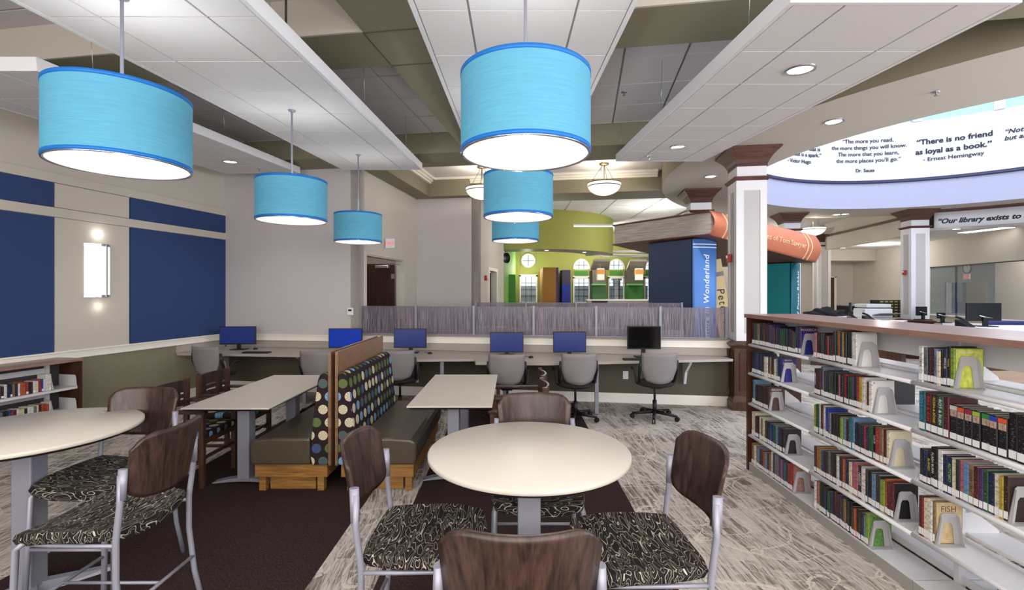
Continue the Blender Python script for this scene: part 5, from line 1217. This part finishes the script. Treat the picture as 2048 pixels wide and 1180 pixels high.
# coat pile
def blob(name, label, cat, loc, sx, sy, sz, m_, amp=.35, seed=1):
    t = thing(name, label, cat, loc); bm = bmesh.new(); bmesh.ops.create_icosphere(bm, subdivisions=4, radius=1)
    from mathutils import noise as N
    for v in bm.verts:
        k = 1+amp*N.noise(v.co*2.2+Vector((seed, 0, 0))); v.co = Vector((v.co.x*sx*k, v.co.y*sy*k, max(-.1, v.co.z)*sz*k+.1*sz))
    me = bpy.data.meshes.new('cloth'); bm.to_mesh(me); bm.free(); me.polygons.foreach_set('use_smooth', [True]*len(me.polygons)); me.materials.append(m_); link('cloth', me, None, t); return t
x, y, z = P(1650, 625, 11.1); blob('draped_coat', 'black coat dropped in a heap on the wood counter', 'coat', (x, y, 1.12), .38, .25, .16, mat('black_cloth', (30, 26, 32), .9), .6)
# printer
x, y, z = P(1748, 628, 12.5); t = thing('printer', 'white office printer with open paper trays', 'printer', (x, y, 1.0))
part('body', MB().box(-.38, .34, -.2, .25, 0, .24), M['white'], t, bevel=.03); part('scanner_lid', MB().box(-.34, .30, -.2, .25, .27, .36), M['white'], t, bevel=.02); part('output_tray', MB().hexa([(-.2, -.5, .12), (.3, -.5, .12), (.3, -.2, .06), (-.2, -.2, .06)], [(-.2, -.5, .14), (.3, -.5, .14), (.3, -.2, .08), (-.2, -.2, .08)]), M['shell'], t); part('neck', MB().box(-.3, .26, -.1, .2, .24, .27), M['shell'], t)
x, y, z = P(1716, 615, 13.6); t = thing('black_cabinet', 'tall black cabinet or copier left of the printer', 'cabinet', (x, y, 0)); part('body', MB().box(-.42, .42, -.3, .3, 0, 1.28), M['black'], t, bevel=.02); part('top_panel', MB().box(-.42, .42, -.3, .3, 1.28, 1.31), M['steel_dark'], t)
# drawer cabinet (cash / card drawers)
x, y, z = P(1782, 620, 12.6); t = thing('card_cabinet', 'black cabinet of small drawers with brass label holders', 'cabinet', (x, y, 1.0))
part('carcass', MB().box(-.33, .33, 0, .3, 0, .46), M['black'], t)
for i in range(5):
    for j in range(6):
        o = part('drawer', MB().box(-.32+i*.128, -.32+i*.128+.12, -.015, 0, .01+j*.075, .01+j*.075+.068), mat('dark_drawer', (58, 48, 40), .5), t); part('label_holder', MB().box(-.32+i*.128+.02, -.32+i*.128+.10, -.02, -.015, .03+j*.075, .03+j*.075+.022), mat('brass_label', (190, 178, 110), .4), o)
def pc(u, v, zt, y, w_, h_, label, rz=0):
    x = (u-U0)/F*y; t = thing('desk_monitor', label, 'monitor', (x, y, zt), rz)
    part('housing', MB().box(-w_/2, w_/2, 0, .05, .1, .1+h_), M['black'], t, bevel=.01); part('stand', MB().box(-.04, .04, -.03, .0, 0, .2).box(-.14, .14, -.12, .1, 0, .015), M['black'], t)
    part('back_cable', MB().tube([(-.1, -.01, .2), (0, -.03, .17), (.12, -.01, .16)], .012, 8), M['chrome'], t)
pc(1969, 640, 1.05, 8.7, .58, .33, 'large black monitor seen from behind on the right counter', -.1); pc(1703, 630, 1.0, 12.3, .35, .3, 'small black monitor turned sideways beside the copier', .9)
pc(1845, 630, 1.0, 11.6, .3, .22, 'black monitor partly hidden behind the alarm column', .2); pc(1884, 637, .95, 11.2, .18, .14, 'tiny black display on the back cabinets', 0)
def phone(u, y, zt, label):
    t = thing('desk_phone', label, 'telephone', ((u-U0)/F*y, y, zt), .3); part('base', MB().hexa([(-.1, -.1, 0), (.1, -.1, 0), (.1, .1, 0), (-.1, .1, 0)], [(-.1, -.08, .03), (.1, -.08, .03), (.1, .1, .13), (-.1, .1, .13)]), M['black'], t); part('handset', MB().tube([(-.07, -.08, .09), (-.07, 0, .15), (-.07, .1, .18)], .02, 8), M['black'], t)
phone(1750-40, 9.9, 1.04, 'black desk phone on the counter left of the alarm column') ; phone(1740, 10.0, 1.05, 'second black desk phone near the printer'); phone(1930, 8.6, 1.05, 'desk phone left of the large black monitor')
x, y = cp(2020, 640, 9.5); t = thing('office_chair', 'blue office chair back behind the right counter', 'office chair', (x, y, 0)); part('backrest', MB().box(-.42, .42, 0, .06, .6, 1.1), mat('blue_chair_fabric', (60, 66, 120), .8), t, bevel=.03); part('seat', MB().box(-.3, .3, -.45, 0, .45, .52), MATS['blue_chair_fabric'], t, bevel=.02); part('pedestal', MB().tube([(0, -.2, 0.02), (0, -.2, .45)], .03, 8).lathe([(.0, .02), (.28, .02), (.28, .04), (0, .07)], (0, -.2), 10), M['black'], t)
# low wooden tables beyond bookcase (seen through and over it)
t = thing('reading_table', 'wooden topped reading table seen through the bookcase gaps', 'table', (4.1, 3.6, 0)); part('tabletop', MB().box(-.75, .75, -1.0, .8, .92, .96), M['maple'], t)
for sx_ in (-.65, .65):
    for sy_ in (-.9, .7): part('leg', MB().box(sx_-.03, sx_+.03, sy_-.03, sy_+.03, 0.002, .92), M['oak_brown'], t)
# entry: side closing walls (behind camera and right near)
struct('wall_front', MB().box(-9, 22, -2.45, -2.35, 0, 4.3), M['wall'])
point('fill_kids', (4.2, 13.8, 3.2), 75, (1, 1, .95), .1); point('fill_kids2', (3.2, 18.2, 3.3), 80, (1, 1, .95), .1); point('fill_kids3', (.6, 19.0, 2.6), 30, (1, 1, .95), .1)
point('fill_passage', (*B(.2, 4.3), 2.9), 22, (1, .97, .93), .1)
point('fill_corridor', (*B(-3.4, 1.0), 3.2), 12, (1, .95, .9), .05)
point('rotunda_pool', (8.25, 7.8, 3.9), 60, (.85, .9, 1), .3)
# wall outlet
t = thing('wall_outlet', 'small white outlet under the counter behind the near task chair', 'outlet', (*B(1.75, -.004), .42), -TH); part('plate', MB().box(-.04, .04, -.006, 0, -.06, .06), M['white'], t)
